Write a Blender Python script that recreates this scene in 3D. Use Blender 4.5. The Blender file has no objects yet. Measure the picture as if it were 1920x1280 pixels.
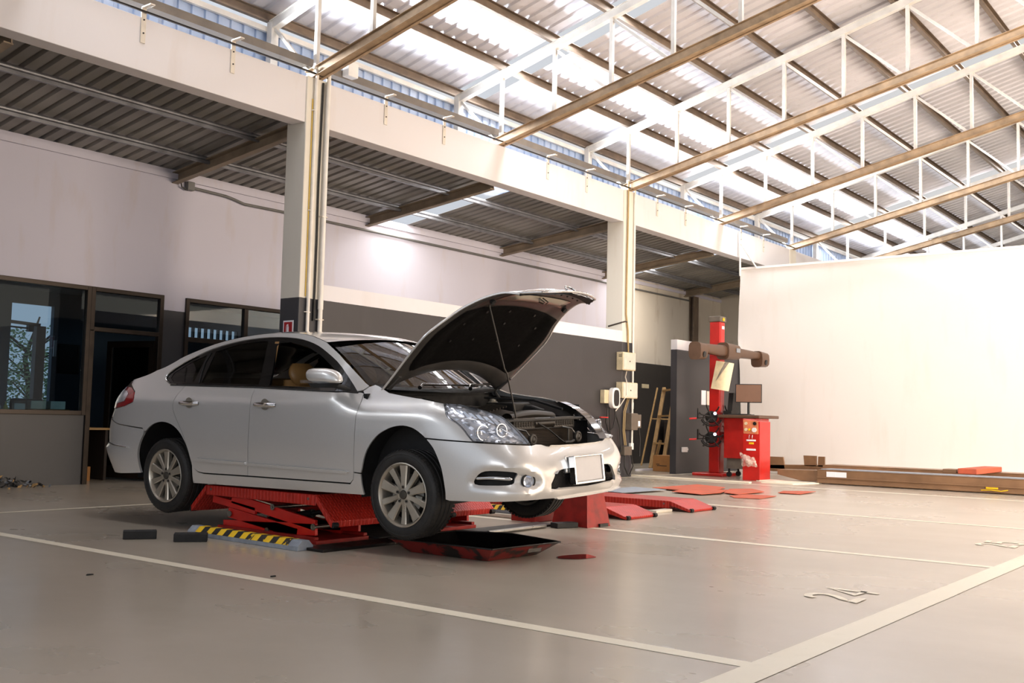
import bpy, bmesh, math, random
from math import sin, cos, pi, radians, sqrt, atan2
from mathutils import Vector, Matrix, geometry, noise
random.seed(7)
COL = bpy.context.scene.collection
WM = {}                      # world matrix of every empty / object that parents parts

def wm(o):
    return WM.get(o.name, Matrix.Identity(4)) if o else Matrix.Identity(4)

def tag(o, label=None, cat=None, group=None, kind=None):
    if label: o['label'] = label
    if cat: o['category'] = cat
    if group: o['group'] = group
    if kind: o['kind'] = kind
    return o

def thing(name, label, cat, loc=(0, 0, 0), group=None, mat=None):
    o = bpy.data.objects.new(name, None); COL.objects.link(o)
    M = mat.copy() if mat else Matrix.Translation(loc)
    o.matrix_world = M; o.empty_display_size = .1
    WM[o.name] = M
    return tag(o, label, cat, group)

def dup(root, M, label=None, group=None):
    """copy of a thing with its parts and sub-parts, moved by M"""
    def rec(o, par):
        c = o.copy(); COL.objects.link(c)
        if par is not None:
            c.parent = par; c.matrix_parent_inverse = Matrix.Identity(4)
        for ch in [k for k in o.children]:
            rec(ch, c)
        return c
    base = wm(root)
    r = rec(root, None)
    r.matrix_world = M @ base
    WM[r.name] = M @ base
    if label: r['label'] = label
    if group: r['group'] = group
    return r

class MB:
    def __init__(s): s.v = []; s.f = []; s.mi = []
    def add(s, vs, fs, mi=0):
        n = len(s.v); s.v += [Vector(v) for v in vs]
        for f in fs: s.f.append([i + n for i in f]); s.mi.append(mi)
        return s
    def box(s, a, b, mi=0, M=None, bev=0):
        x0, x1 = sorted((a[0], b[0])); y0, y1 = sorted((a[1], b[1])); z0, z1 = sorted((a[2], b[2]))
        if bev:
            e = min(bev, (x1-x0)*.45, (y1-y0)*.45, (z1-z0)*.45)
            bm = bmesh.new(); bmesh.ops.create_cube(bm, size=1)
            bmesh.ops.scale(bm, vec=(x1-x0, y1-y0, z1-z0), verts=bm.verts)
            bmesh.ops.translate(bm, vec=((x0+x1)/2, (y0+y1)/2, (z0+z1)/2), verts=bm.verts)
            bmesh.ops.bevel(bm, geom=bm.edges[:], offset=e, segments=2, affect='EDGES', profile=.5)
            bm.verts.index_update()
            vs = [v.co.copy() for v in bm.verts]; fs = [[v.index for v in f.verts] for f in bm.faces]; bm.free()
        else:
            vs = [Vector(c) for c in ((x0,y0,z0),(x1,y0,z0),(x1,y1,z0),(x0,y1,z0),(x0,y0,z1),(x1,y0,z1),(x1,y1,z1),(x0,y1,z1))]
            fs = [(0,3,2,1),(4,5,6,7),(0,1,5,4),(1,2,6,5),(2,3,7,6),(3,0,4,7)]
        if M: vs = [M @ v for v in vs]
        return s.add(vs, fs, mi)
    def beam(s, p, q, w, h, mi=0, up=(0, 0, 1)):
        """rectangular bar from p to q, w across, h along up"""
        p = Vector(p); q = Vector(q); d = (q-p).normalized(); u = Vector(up)
        r = d.cross(u)
        if r.length < 1e-4: r = d.cross(Vector((1, 0, 0)))
        r.normalize(); u = r.cross(d).normalized()
        vs = []
        for c in (p, q):
            for a, b in ((-1,-1),(1,-1),(1,1),(-1,1)): vs.append(c + r*(a*w/2) + u*(b*h/2))
        return s.add(vs, [(3,2,1,0),(4,5,6,7),(0,1,5,4),(1,2,6,5),(2,3,7,6),(3,0,4,7)], mi)
    def tube(s, path, r, n=10, mi=0, cap=True, rad=None):
        P = [Vector(p) for p in path]; rings = []
        t0 = (P[1]-P[0]).normalized(); u = t0.orthogonal().normalized()
        vs = []
        for i, p in enumerate(P):
            t = (P[min(i+1, len(P)-1)] - P[max(i-1, 0)])
            t = t.normalized() if t.length > 1e-9 else t0
            u = (u - t*u.dot(t)); u = u.normalized() if u.length > 1e-6 else t.orthogonal().normalized()
            w = t.cross(u); rr = rad[i] if rad else r
            for k in range(n):
                a = 2*pi*k/n; vs.append(p + u*(cos(a)*rr) + w*(sin(a)*rr))
        fs = []
        for i in range(len(P)-1):
            for k in range(n):
                fs.append((i*n+k, i*n+(k+1) % n, (i+1)*n+(k+1) % n, (i+1)*n+k))
        if cap: fs.append(tuple(range(n))[::-1]); fs.append(tuple((len(P)-1)*n+k for k in range(n)))
        return s.add(vs, fs, mi)
    def cyl(s, p, q, r, n=20, mi=0, r2=None): return s.tube([p, q], r, n, mi, rad=[r, r if r2 is None else r2])
    def lathe(s, prof, M, n=32, mi=0, close=False):
        """prof [(radius, height)] turned around local Z"""
        vs = []; fs = []
        for (r, h) in prof:
            for k in range(n): a = 2*pi*k/n; vs.append(M @ Vector((r*cos(a), r*sin(a), h)))
        m = len(prof)
        for i in range(m if close else m-1):
            j = (i+1) % m
            for k in range(n): fs.append((i*n+k, i*n+(k+1) % n, j*n+(k+1) % n, j*n+k))
        return s.add(vs, fs, mi)
    def prism(s, poly, d, mi=0):
        """planar polygon (3D points) extruded by vector d"""
        P = [Vector(p) for p in poly]; d = Vector(d); n = len(P)
        fs = [tuple(range(n)), tuple(range(2*n-1, n-1, -1))] + [(i, i+n, (i+1) % n+n, (i+1) % n) for i in range(n)]
        return s.add(P + [p+d for p in P], fs, mi)
    def grid(s, fn, nu, nv, mi=0):
        vs = [fn(i/nu, j/nv) for i in range(nu+1) for j in range(nv+1)]
        fs = [(i*(nv+1)+j, (i+1)*(nv+1)+j, (i+1)*(nv+1)+j+1, i*(nv+1)+j+1) for i in range(nu) for j in range(nv)]
        return s.add(vs, fs, mi)
    def build(s, name, mats, parent=None, smooth=None, bevel=0, solid=0, recalc=True):
        W = wm(parent).inverted() if parent else Matrix.Identity(4)
        me = bpy.data.meshes.new(name)
        me.from_pydata([W @ v for v in s.v], [], s.f)
        mats = mats if isinstance(mats, (list, tuple)) else [mats]
        for m in mats: me.materials.append(m)
        for p, mi in zip(me.polygons, s.mi): p.material_index = mi
        if recalc:
            bm = bmesh.new(); bm.from_mesh(me); bmesh.ops.recalc_face_normals(bm, faces=bm.faces); bm.to_mesh(me); bm.free()
        me.validate(); me.update()
        o = bpy.data.objects.new(name, me); COL.objects.link(o)
        if parent:
            o.parent = parent; WM[o.name] = wm(parent)
        if smooth is not None:
            if smooth >= 180: me.shade_smooth()
            else:
                me.shade_smooth()
                import numpy as np
                bm = bmesh.new(); bm.from_mesh(me)
                for e in bm.edges:
                    if len(e.link_faces) == 2 and e.calc_face_angle(0) > radians(smooth): e.smooth = False
                bm.to_mesh(me); bm.free()
        if bevel:
            b = o.modifiers.new('bevel', 'BEVEL'); b.width = bevel; b.segments = 2; b.limit_method = 'ANGLE'; b.angle_limit = radians(40)
        if solid:
            b = o.modifiers.new('solid', 'SOLIDIFY'); b.thickness = solid; b.offset = -1
        return o

# ---------------------------------------------------------------- materials
def rgb(h):
    h = h.lstrip('#'); c = [int(h[i:i+2], 16)/255 for i in (0, 2, 4)]
    return tuple((x/12.92 if x <= .04045 else ((x+.055)/1.055)**2.4) for x in c) + (1,)
class NT:
    def __init__(s, name, world=False):
        s.m = bpy.data.materials.new(name); s.m.use_nodes = True; s.t = s.m.node_tree
        s.b = s.t.nodes['Principled BSDF']; s.out = s.t.nodes['Material Output']
    def n(s, ty, **kw):
        x = s.t.nodes.new(ty)
        for k, v in kw.items():
            if k.startswith('i_'): x.inputs[k[2:].replace('_', ' ')].default_value = v
            else: setattr(x, k, v)
        return x
    def l(s, a, b): s.t.links.new(a, b)
    def pos(s):
        return s.n('ShaderNodeNewGeometry').outputs['Position']
    def noise(s, scale, detail=4, vec=None, stretch=None, rough=.55):
        v = vec or s.pos()
        if stretch:
            mp = s.n('ShaderNodeMapping'); mp.inputs['Scale'].default_value = stretch; s.l(v, mp.inputs[0]); v = mp.outputs[0]
        x = s.n('ShaderNodeTexNoise'); x.inputs['Scale'].default_value = scale; x.inputs['Detail'].default_value = detail
        x.inputs['Roughness'].default_value = rough
        s.l(v, x.inputs['Vector']); return x.outputs['Fac']
    def ramp(s, fac, stops, interp='LINEAR'):
        r = s.n('ShaderNodeValToRGB'); r.color_ramp.interpolation = interp
        e = r.color_ramp.elements
        while len(e) < len(stops): e.new(.5)
        for k, (p, c) in enumerate(stops): e[k].position = p; e[k].color = c if len(c) == 4 else tuple(c)+(1,)
        s.l(fac, r.inputs[0]); return r.outputs[0]
    def mix(s, f, a, b, mode='MIX'):
        x = s.n('ShaderNodeMix', data_type='RGBA', blend_type=mode)
        for val, idx in ((f, 0), (a, 6), (b, 7)):
            if hasattr(val, 'links') or hasattr(val, 'is_linked'): s.l(val, x.inputs[idx])
            else: x.inputs[idx].default_value = val
        return x.outputs[2]
    def math(s, op, a, b=None):
        x = s.n('ShaderNodeMath', operation=op)
        for i, val in enumerate((a, b)):
            if val is None: continue
            if hasattr(val, 'is_linked'): s.l(val, x.inputs[i])
            else: x.inputs[i].default_value = val
        return x.outputs[0]
    def bump(s, h, strength=.2, dist=.01):
        b = s.n('ShaderNodeBump'); b.inputs['Strength'].default_value = strength; b.inputs['Distance'].default_value = dist
        s.l(h, b.inputs['Height']); s.l(b.outputs[0], s.b.inputs['Normal'])
    def set(s, **kw):
        for k, v in kw.items():
            i = s.b.inputs[k.replace('_', ' ')]
            if hasattr(v, 'is_linked'): s.l(v, i)
            else: i.default_value = v
        return s

def simple(name, col, rough=.5, metal=0, var=.12, scale=6, coat=0, spec=.5, bump=0, **kw):
    """paint / plastic / metal with slight procedural unevenness"""
    t = NT(name); c = rgb(col) if isinstance(col, str) else col
    f = t.noise(scale)
    d = tuple(x*(1-var) for x in c[:3])+(1,); l = tuple(min(1, x*(1+var)) for x in c[:3])+(1,)
    t.set(Base_Color=t.ramp(f, [(.3, d), (.7, l)]), Metallic=metal, Coat_Weight=coat, Specular_IOR_Level=spec)
    t.l(t.ramp(f, [(.3, (rough*.85,)*3), (.75, (min(1, rough*1.15),)*3)]), t.b.inputs['Roughness'])
    if bump: t.bump(t.noise(scale*12, 3), bump, .003)
    for k, v in kw.items(): t.b.inputs[k.replace('_', ' ')].default_value = v
    return t.m

def wall_mat(name, white='#e3dcd8', dark='#333337', split=2.48, band=None, stain=.5, dirt='#b59a72'):
    t = NT(name)
    g = t.n('ShaderNodeSeparateXYZ'); t.l(t.pos(), g.inputs[0]); z = g.outputs[2]
    n1 = t.noise(.7, 5); n2 = t.noise(3.2, 6, stretch=(1, 1, .22)); n3 = t.noise(22, 3)
    w = t.mix(t.ramp(n1, [(.35, (0,)*3), (.75, (stain*.5,)*3)]), rgb(white), tuple(a*.86 for a in rgb(white)[:3])+(1,))
    w = t.mix(t.ramp(n2, [(.55, (0,)*3), (.78, (stain*.55,)*3)]), w, rgb(dirt))
    d = t.mix(t.ramp(n1, [(.35, (0,)*3), (.7, (.6,)*3)]), rgb(dark), tuple(a*1.35 for a in rgb(dark)[:3])+(1,))
    d = t.mix(t.ramp(n2, [(.6, (0,)*3), (.8, (.35,)*3)]), d, tuple(a*1.9 for a in rgb(dark)[:3])+(1,))
    if dark != white:
        wob = t.math('MULTIPLY', t.math('SUBTRACT', n3, .5), .006)
        f = t.math('GREATER_THAN', t.math('ADD', z, wob), split)
        c = t.mix(f, d, w)
        rr = t.mix(f, (.42,)*3+(1,), (.8,)*3+(1,))
    else: c = w; rr = (.8)
    t.set(Base_Color=c)
    if dark != white: t.l(rr, t.b.inputs['Roughness'])
    else: t.b.inputs['Roughness'].default_value = .8
    t.bump(t.mix(.3, n1, n3), .25, .01)
    return t.m

M = {}
M['wall'] = wall_mat('wall_paint', white='#c8c5d2', dark='#25262b')
M['wall_b'] = wall_mat('stained_wall_paint', white='#d8cfc0', dark='#2c2826', stain=1.1, dirt='#8a6a3f')
M['partition'] = wall_mat('partition_paint', white='#dfdde0', dark='#343234', stain=.25)
M['column'] = wall_mat('column_paint', white='#e2dccf', dark='#333337', stain=.45, dirt='#b79d70')
M['white_wall'] = wall_mat('far_wall_paint', white='#ece7e2', dark='#ece7e2', stain=.2)
M['beam_paint'] = wall_mat('beam_paint', white='#dcd8d9', dark='#dcd8d9', stain=.3)

def floor_mat():
    t = NT('epoxy_floor')
    n1 = t.noise(.35, 6); n2 = t.noise(1.1, 5, rough=.5, stretch=(1, .55, 1)); n3 = t.noise(9, 4, rough=.6); n4 = t.noise(60, 2)
    c = t.ramp(n1, [(.3, rgb('#aca190')), (.5, rgb('#b8ac9b')), (.72, rgb('#c1b5a4'))])
    c = t.mix(t.ramp(n2, [(.4, (0,)*3), (.8, (.35,)*3)]), c, rgb('#9d917f'))
    c = t.mix(t.ramp(n3, [(.5, (0,)*3), (.9, (.18,)*3)]), c, rgb('#c4bbae'))
    v = t.n('ShaderNodeTexVoronoi'); v.inputs['Scale'].default_value = 2.2; t.l(t.pos(), v.inputs['Vector'])
    sp = t.math('MULTIPLY', t.math('LESS_THAN', v.outputs['Distance'], .008), t.ramp(n2, [(.55, (0,)*3), (.56, (1,)*3)]))
    c = t.mix(sp, c, rgb('#3a332c'))
    t.set(Base_Color=c, Coat_Weight=.35, Coat_Roughness=.16)
    t.l(t.ramp(n2, [(.3, (.24,)*3), (.7, (.36,)*3)]), t.b.inputs['Roughness'])
    return t.m
M['floor'] = floor_mat()
def line_mat():
    t = NT('line_paint'); n = t.noise(9, 6, rough=.7); n2 = t.noise(1.5, 4)
    c = t.mix(t.ramp(n, [(.58, (0,)*3), (.85, (.4,)*3)]), rgb('#f4ead4'), rgb('#d3c7ae'))
    c = t.mix(t.ramp(n2, [(.5, (0,)*3), (.8, (.3,)*3)]), c, rgb('#dccfae'))
    t.set(Base_Color=c, Roughness=.42); return t.m
M['line'] = line_mat()
def sheet(name, a, b, rough, metal, pitch=None, axis=0):
    t = NT(name); n = t.noise(1.1, 5, stretch=(1.2, .25, .25)); n2 = t.noise(9, 4)
    c = t.ramp(n, [(.3, rgb(a)), (.7, rgb(b))]); c = t.mix(t.ramp(n2, [(.6, (0,)*3), (.8, (.25,)*3)]), c, rgb('#8b8378'))
    t.set(Base_Color=c, Metallic=metal, Roughness=rough); return t.m
M['roof'] = sheet('roof_sheet', '#cfcfd6', '#e4e2ea', .45, .15)
M['leanto'] = sheet('dark_roof_sheet', '#7d7a76', '#98948d', .5, .2)
M['cladding'] = sheet('wall_cladding_sheet', '#8ea3c4', '#b7c4da', .5, .2)
M['truss'] = simple('truss_paint', '#dcd8d2', .55, .1, .15, 3)
M['rust'] = simple('weathered_channel', '#b0977a', .5, .15, .3, 4)
M['purlin'] = simple('purlin_steel', '#79695a', .55, .4, .25, 5)
M['pipe_grey'] = simple('grey_pipe', '#7f8085', .4, .6, .2, 6)
M['rafter'] = simple('rafter_paint', '#8f7f6b', .55, .2, .22, 4)
M['dark_frame'] = simple('brown_aluminium', '#2c241e', .35, .6, .15, 8)
M['black'] = simple('black_plastic', '#141414', .45, 0, .2, 12)
M['rubber'] = simple('black_rubber', '#171615', .75, 0, .25, 20, bump=.2)
M['white_plastic'] = simple('white_plastic', '#e8e6e2', .4, 0, .05, 8)
M['cream_box'] = simple('cream_metal_box', '#d8c8a4', .45, .1, .12, 10)
M['cream_front'] = simple('beige_metal_box', '#d9d0c2', .4, .1, .08, 10)
M['grey_box'] = simple('grey_box_paint', '#6d6459', .5, .2, .15, 8)
M['red'] = simple('red_machine_paint', '#c01c14', .35, .05, .14, 5, coat=.3)
M['red_dirty'] = simple('dirty_red_paint', '#8f1b14', .45, .1, .35, 9)
M['red_mat'] = simple('red_floor_mat', '#b8563a', .8, 0, .18, 5)
M['steel'] = simple('brushed_steel', '#9a9994', .3, .95, .1, 12)
M['dark_steel'] = simple('oily_dark_steel', '#2a2725', .4, .6, .3, 8)
M['yellow'] = simple('yellow_paint', '#f0c018', .45, 0, .12, 12)
M['grey_concrete'] = simple('grey_painted_rubber', '#8d939c', .6, 0, .2, 14)
M['cardboard'] = simple('cardboard', '#b07c48', .85, 0, .12, 6)
M['wood'] = simple('light_wood', '#b8935f', .6, 0, .2, 9)
M['paper'] = simple('white_paper', '#eceaf0', .7, 0, .03, 4)
M['cable'] = simple('black_cable', '#1b1917', .55)
M['grey_cable'] = simple('grey_conduit', '#6f6e6c', .5, .2)
M['white_pipe'] = simple('white_pvc_pipe', '#e6e1d8', .4, 0, .08, 5)
M['clamp'] = simple('clamp_black', '#1d1a18', .6, .1, .3, 14)
M['chrome'] = simple('chrome', '#d8d8d8', .08, 1, .03, 6)
M['board'] = simple('desk_board', '#3a3029', .5)
def tread_mat(name, col):
    t = NT(name)
    sx = t.n('ShaderNodeSeparateXYZ'); t.l(t.n('ShaderNodeTexCoord').outputs['Object'], sx.inputs[0])
    def diag(a, b):
        s1 = t.math('ADD', t.math('MULTIPLY', sx.outputs[0], a), t.math('MULTIPLY', sx.outputs[1], b))
        return t.math('POWER', t.math('ABSOLUTE', t.math('SINE', s1)), 6)
    h = t.math('MULTIPLY', diag(75, 75), diag(75, -75)); h = t.math('ADD', h, t.math('MULTIPLY', t.math('POWER', t.math('ABSOLUTE', t.math('SINE', t.math('MULTIPLY', sx.outputs[0], 106))), 10), .6))
    c = rgb(col); n = t.noise(6, 5)
    base = t.ramp(n, [(.3, tuple(x*.7 for x in c[:3])), (.7, c)])
    t.set(Base_Color=t.mix(t.math('MULTIPLY', h, .5), base, tuple(min(1, x*1.5+.06) for x in c[:3])+(1,)), Roughness=.38, Metallic=.1)
    t.bump(h, .8, .006)
    return t.m
M['tread_red'] = tread_mat('red_checker_plate', '#c22a1c')
def glass(name, tint=(.8, .86, .85, 1), ior=1.5, rough=.02):
    t = NT(name); t.set(Base_Color=tint, Roughness=rough, Specular_IOR_Level=.8)
    tr = t.n('ShaderNodeBsdfTransparent'); tr.inputs[0].default_value = tint
    gl = t.n('ShaderNodeBsdfGlossy'); gl.inputs['Roughness'].default_value = rough
    fr = t.n('ShaderNodeFresnel'); fr.inputs[0].default_value = ior
    nz = t.noise(2.5)
    fac = t.math('MULTIPLY', fr.outputs[0], t.ramp(nz, [(0, (1.0,)*3), (1, (1.2,)*3)]))
    mx = t.n('ShaderNodeMixShader'); t.l(fac, mx.inputs[0]); t.l(tr.outputs[0], mx.inputs[1]); t.l(gl.outputs[0], mx.inputs[2])
    t.l(mx.outputs[0], t.out.inputs[0]); return t.m
M['office_glass'] = glass('tinted_office_glass', (.52, .62, .68, 1))
def skylight_mat():
    t = NT('skylight_sheet'); tr = t.n('ShaderNodeBsdfTransparent'); tr.inputs[0].default_value = (.95, .97, 1, 1)
    tl = t.n('ShaderNodeBsdfTranslucent'); tl.inputs[0].default_value = (.9, .92, .95, 1)
    mx = t.n('ShaderNodeMixShader'); t.l(t.ramp(t.noise(2), [(0, (.35,)*3), (1, (.5,)*3)]), mx.inputs[0])
    t.l(tr.outputs[0], mx.inputs[1]); t.l(tl.outputs[0], mx.inputs[2]); t.l(mx.outputs[0], t.out.inputs[0]); return t.m
M['skylight'] = skylight_mat()
def tire_mat():
    t = NT('tire_rubber'); n = t.noise(18, 4); t.set(Base_Color=t.ramp(n, [(.3, rgb('#151413')), (.75, rgb('#25221f'))]), Roughness=.62)
    t.bump(t.noise(60, 3), .2, .004); return t.m
M['tire'] = tire_mat()
# ---------------------------------------------------------------- building
def struct(o): o['kind'] = 'structure'; return o
YW, YP, XF = 13.16, 10.04, 20.9          # back wall, column face plane, far wall
m = MB()
XS_ = [-70, -40, -20]+[-10+1.0*i for i in range(43)]+[40, 60, 110]; YS_ = [-80, -50, -30, -20, -14]+[-8+1.0*i for i in range(27)]+[24]
m.add([(x, y, 0) for x in XS_ for y in YS_], [(i*len(YS_)+j, (i+1)*len(YS_)+j, (i+1)*len(YS_)+j+1, i*len(YS_)+j+1) for i in range(len(XS_)-1) for j in range(len(YS_)-1)])
floor = struct(m.build('floor', M['floor'])); WM['floor'] = Matrix.Identity(4)
def strip(p, q, w, z=.0015):
    m = MB(); p = Vector((*p, z)); q = Vector((*q, z)); d = (q-p).normalized(); r = Vector((-d.y, d.x, 0))*(w/2)
    n = max(2, int((q-p).length/.5)); 
    vs = []
    for i in range(n+1):
        c = p.lerp(q, i/n); e = random.uniform(-.0015, .0015)
        vs += [c-r*(1+e*20), c+r*(1+e*20)]
    m.add(vs, [(2*i, 2*i+2, 2*i+3, 2*i+1) for i in range(n)])
    return m.build('parking_line', M['line'], floor, recalc=False)
YL = 9.96
strip((4.066, 1.83), (3.97, YL), .105); strip((8.19, 1.83), (8.12, YL), .1)
strip((11.62, 1.83), (11.75, YL), .1); strip((16.2, 1.83), (16.3, YL), .1)
strip((-.2, 1.83), (-.25, YL), .1); strip((19.9, 1.83), (19.95, YL), .1)
strip((-4, 1.83), (24, 1.83), .155, .0022); strip((-4, YL), (20.5, YL), .075, .0022)
# stencilled bay numbers
def numeral(ch, ox, oy, ux, uy, s):
    """strokes in a 0..1 x 0..1.6 cell; ux/uy are floor directions of the digit's right / up"""
    S = {'2': [[(.05, 1.25), (.15, 1.5), (.45, 1.6), (.8, 1.5), (.92, 1.2), (.75, .85), (.35, .45), (.05, .08), (.98, .08)]],
         '4': [[(.78, 0), (.78, 1.6), (.02, .48), (1.05, .48)]],
         '5': [[(.9, 1.52), (.2, 1.52), (.12, .9), (.5, 1.02), (.85, .85), (.95, .5), (.75, .12), (.4, 0), (.05, .15)]]}[ch]
    m = MB(); ux = Vector(ux); uy = Vector(uy)
    for k, st in enumerate(S):
        P = [Vector((ox, oy, .004)) + ux*(a*s) + uy*(b*s) for a, b in st]
        w = s*.125; vs = []
        for i, p in enumerate(P):
            d = (P[min(i+1, len(P)-1)]-P[max(i-1, 0)]).normalized(); r = Vector((-d.y, d.x, 0))*w
            a0 = (P[i]-P[i-1]).normalized() if i else d; a1 = (P[i+1]-P[i]).normalized() if i < len(P)-1 else d
            r *= min(1.6, 1/max(.4, cos(a0.angle(a1, 0)/2)))
            vs += [p-r, p+r]
        m.add(vs, [(2*i, 2*i+2, 2*i+3, 2*i+1) for i in range(len(P)-1)])
    return m.build('bay_number', M['line'], floor, recalc=False)
NUMS = [(5.9, 2.11, '24'), (9.66, 2.08, '25')]
for bx, by, tx in NUMS:
    for k, ch in enumerate(tx):
        numeral(ch, bx + k*.27, by, (1, 0, 0), (0, 1, 0), .19)

# walls
def wallpoly(name, pts, d, mat):
    return struct(MB().prism(pts, d).build(name, mat))
# back wall with openings (office window, door, second window)
m = MB()
ZT = 4.56
def bw(x0, x1, z0, z1): m.box((x0, YW, z0), (x1, YW+.15, z1))
bw(-6, 5.2, 0, ZT); bw(5.2, 7.38, 0, .93); bw(5.2, 8.5, 2.69, ZT); bw(8.5, 8.87, 0, ZT); bw(8.87, 11.3, 2.69, ZT)
bw(8.87, 11.3, 0, .93); bw(11.3, 26.3, 0, ZT)
struct(m.build('wall_back', M['wall']))
m = MB(); m.box((26.2, 10.0, 0), (26.35, YW, 5)); struct(m.build('wall_alcove_end', M['wall_b']))
m = MB(); m.box((20.35, YW-.012, 0), (26.2, YW-.002, 4.54)); struct(m.build('wall_alcove_back', M['wall_b']))
# low partitions in the column plane
m = MB(); m.box((8.8, YP, 0), (16.06, YP+.12, 2.68)); struct(m.build('wall_partition', M['partition']))
m = MB(); m.box((18.12, YP, 0), (21.0, YP+.14, 2.68)); struct(m.build('wall_partition_right', M['partition']))
# far white wall with slightly uneven edge
prof = [(YP-.02, 0), (YP-.06, 1.2), (YP-.03, 2.2), (YP+.02, 2.9), (YP-.0, 3.6), (YP-.03, 4.2), (YP-.02, 4.48), (-20, 4.48), (-20, 0)]
struct(MB().prism([(XF, a, b) for a, b in prof], (.12, 0, 0)).build('wall_far', M['white_wall']))
m = MB(); m.box((XF-.02, YP-.03, 4.44), (XF+.14, -20, 4.49)); struct(m.build('trim_1', M['white_wall']))

# columns and beams
XC = [.76, 8.41, 16.06, 23.71, 31.36]
for k, x in enumerate(XC):
    m = MB(); m.box((x, YP, 0), (x+.38, YP+.37, 5.34), bev=.012)
    lab = {1: 'white square column with pipes and a red extinguisher sign, behind the car', 2: 'white square column carrying the cream electrical boxes', 3: 'white column rising behind the far white wall'}.get(k)
    o = m.build('column', M['column'])
    if lab: tag(o, lab, 'column')
    else: struct(o)
BL = ['long white wall beam over the office windows', 'long white wall beam over the dark partition, between the two columns', 'white wall beam right of the column with the electrical boxes', 'white wall beam beyond the far white wall']
for k in range(4):
    m = MB(); m.box((XC[k]+.38, YP+.02, 4.73), (XC[k+1], YP+.26, 5.33), bev=.006)
    tag(m.build('beam', M['beam_paint']), BL[k], 'beam')

# lean-to roof over the arcade
def corr(x0, x1, y0, z0, y1, z1, mat, name, pitch=.25, hgt=.035, flip=1, parent=None, stuff=False):
    m = MB(); xs = []
    x = x0
    while x < x1-1e-6:
        for dx, h in ((0, 0), (pitch*.62, 0), (pitch*.72, hgt), (pitch*.90, hgt)):
            if x+dx <= x1: xs.append((x+dx, h*flip))
        x += pitch
    xs.append((x1, 0)); n = 1
    for (a, h) in xs: m.add([(a, y0, z0+h), (a, y1, z1+h)], [])
    k = len(xs)
    m.f += [[2*i, 2*i+2, 2*i+3, 2*i+1] for i in range(k-1)]; m.mi += [0]*(k-1)
    return m.build(name, mat, parent, recalc=False)
LY0, LY1 = 10.28, 13.3
def lz(y): return 4.56+.14*(YW-y)
SK = [4.85, 12.5, 20.12, 27.8]             # roof light columns (x start), .66 wide
segs = []; x = -6.0
LSK = [12.78, 20.5]
for s in LSK: segs.append((x, s)); x = s+.74
segs.append((x, 30))
for a, b in segs:
    if b > 26.4: b = 26.4
    if a < 26.3: struct(corr(a, b, LY0, lz(LY0), LY1, lz(LY1), M['leanto'], 'ceiling_lean_to', .2, .045))
for s in LSK:
    m = MB(); m.add([(s, LY0, lz(LY0)+.01), (s+.74, LY0, lz(LY0)+.01), (s+.74, LY1, lz(LY1)+.01), (s, LY1, lz(LY1)+.01)], [(0, 1, 2, 3)])
    struct(m.build('window_roof_light', M['skylight']))
for k, y in enumerate((11.28, 12.38)):
    z = lz(y)-.05; m = MB(); m.tube([(-6, y, z), (26.2, y, z)], .032, 10); m.box((-6, y-.03, z-.075), (26.2, y+.012, z-.035))
    tag(m.build('roof_purlin', M['pipe_grey'], smooth=40), ('grey pipe purlin under the low roof, the one nearer the white beams', 'grey pipe purlin under the low roof, the one nearer the back wall')[k], 'purlin')
RX = [.9, 4.75, 8.6, 12.5, 16.3, 20.15, 24.1]
RLAB = {1: 'brown steel rafter under the low roof at the upper left corner', 2: 'brown steel rafter under the low roof beside the column with pipes', 3: 'brown steel rafter beside the bright roof light above the dark partition',
        4: 'brown steel rafter just left of the column with the electrical boxes', 5: 'brown steel rafter beside the smaller bright roof light near the far wall', 6: 'last brown steel rafter, above the alcove steel post'}
for k, x in enumerate(RX):
    if k == 0: continue
    m = MB(); y0, y1 = 10.3, YW; z0, z1 = lz(y0)-.2, lz(y1)-.12
    for o_, h in ((.075, .016), (-.075, .016)):
        m.beam((x, y0, z0+o_), (x, y1, z1+o_), .1, h)
    m.beam((x+.03, y0, z0), (x+.03, y1, z1), .012, .15)
    tag(m.build('roof_rafter', M['rafter']), RLAB[k], 'rafter')
# uneven mortar infill on top of the back wall
m = MB(); n = 260
vs = []
for i in range(n+1):
    x = -4+30.2*i/n; h = lz(YW)-.06 + .03*noise.noise(Vector((x*1.3, 0, 0))) + .012*noise.noise(Vector((x*7, 3, 0)))
    vs += [(x, YW-.02, 4.42), (x, YW-.02, h)]
m.add(vs, [(2*i, 2*i+2, 2*i+3, 2*i+1) for i in range(n)])
o = m.build('trim_2', M['wall'], solid=.02); struct(o)
# alcove steel post
m = MB(); m.box((24.35, YW-.16, 0), (24.62, YW-.14, 4.4)); m.box((24.35, YW-.04, 0), (24.62, YW-.02, 4.4)); m.box((24.47, YW-.15, 0), (24.5, YW-.03, 4.4))
tag(m.build('steel_post', M['purlin']), 'brown steel post on the stained back wall in the alcove', 'post')

# main roof
def rz(y): return 6.46+.25*(10.95-y)
YE, YR = 11.2, -4.0
x = -8.0
for s in SK + [None]:
    b = s if s else 46
    struct(corr(x, b, YE, rz(YE)+.03, YR, rz(YR)+.03, M['roof'], 'ceiling_roof', .25, .032))
    x = (s or 0)+.66
struct(corr(-8, 46, YR, rz(YR)+.03, -19, rz(YR)-.25*15, M['roof'], 'ceiling_roof_other_slope', .5, .032))
for s in SK:
    m = MB(); m.add([(s, YE, rz(YE)+.04), (s+.66, YE, rz(YE)+.04), (s+.66, YR, rz(YR)+.04), (s, YR, rz(YR)+.04)], [(0, 1, 2, 3)])
    struct(m.build('window_skylight', M['skylight']))
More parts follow.
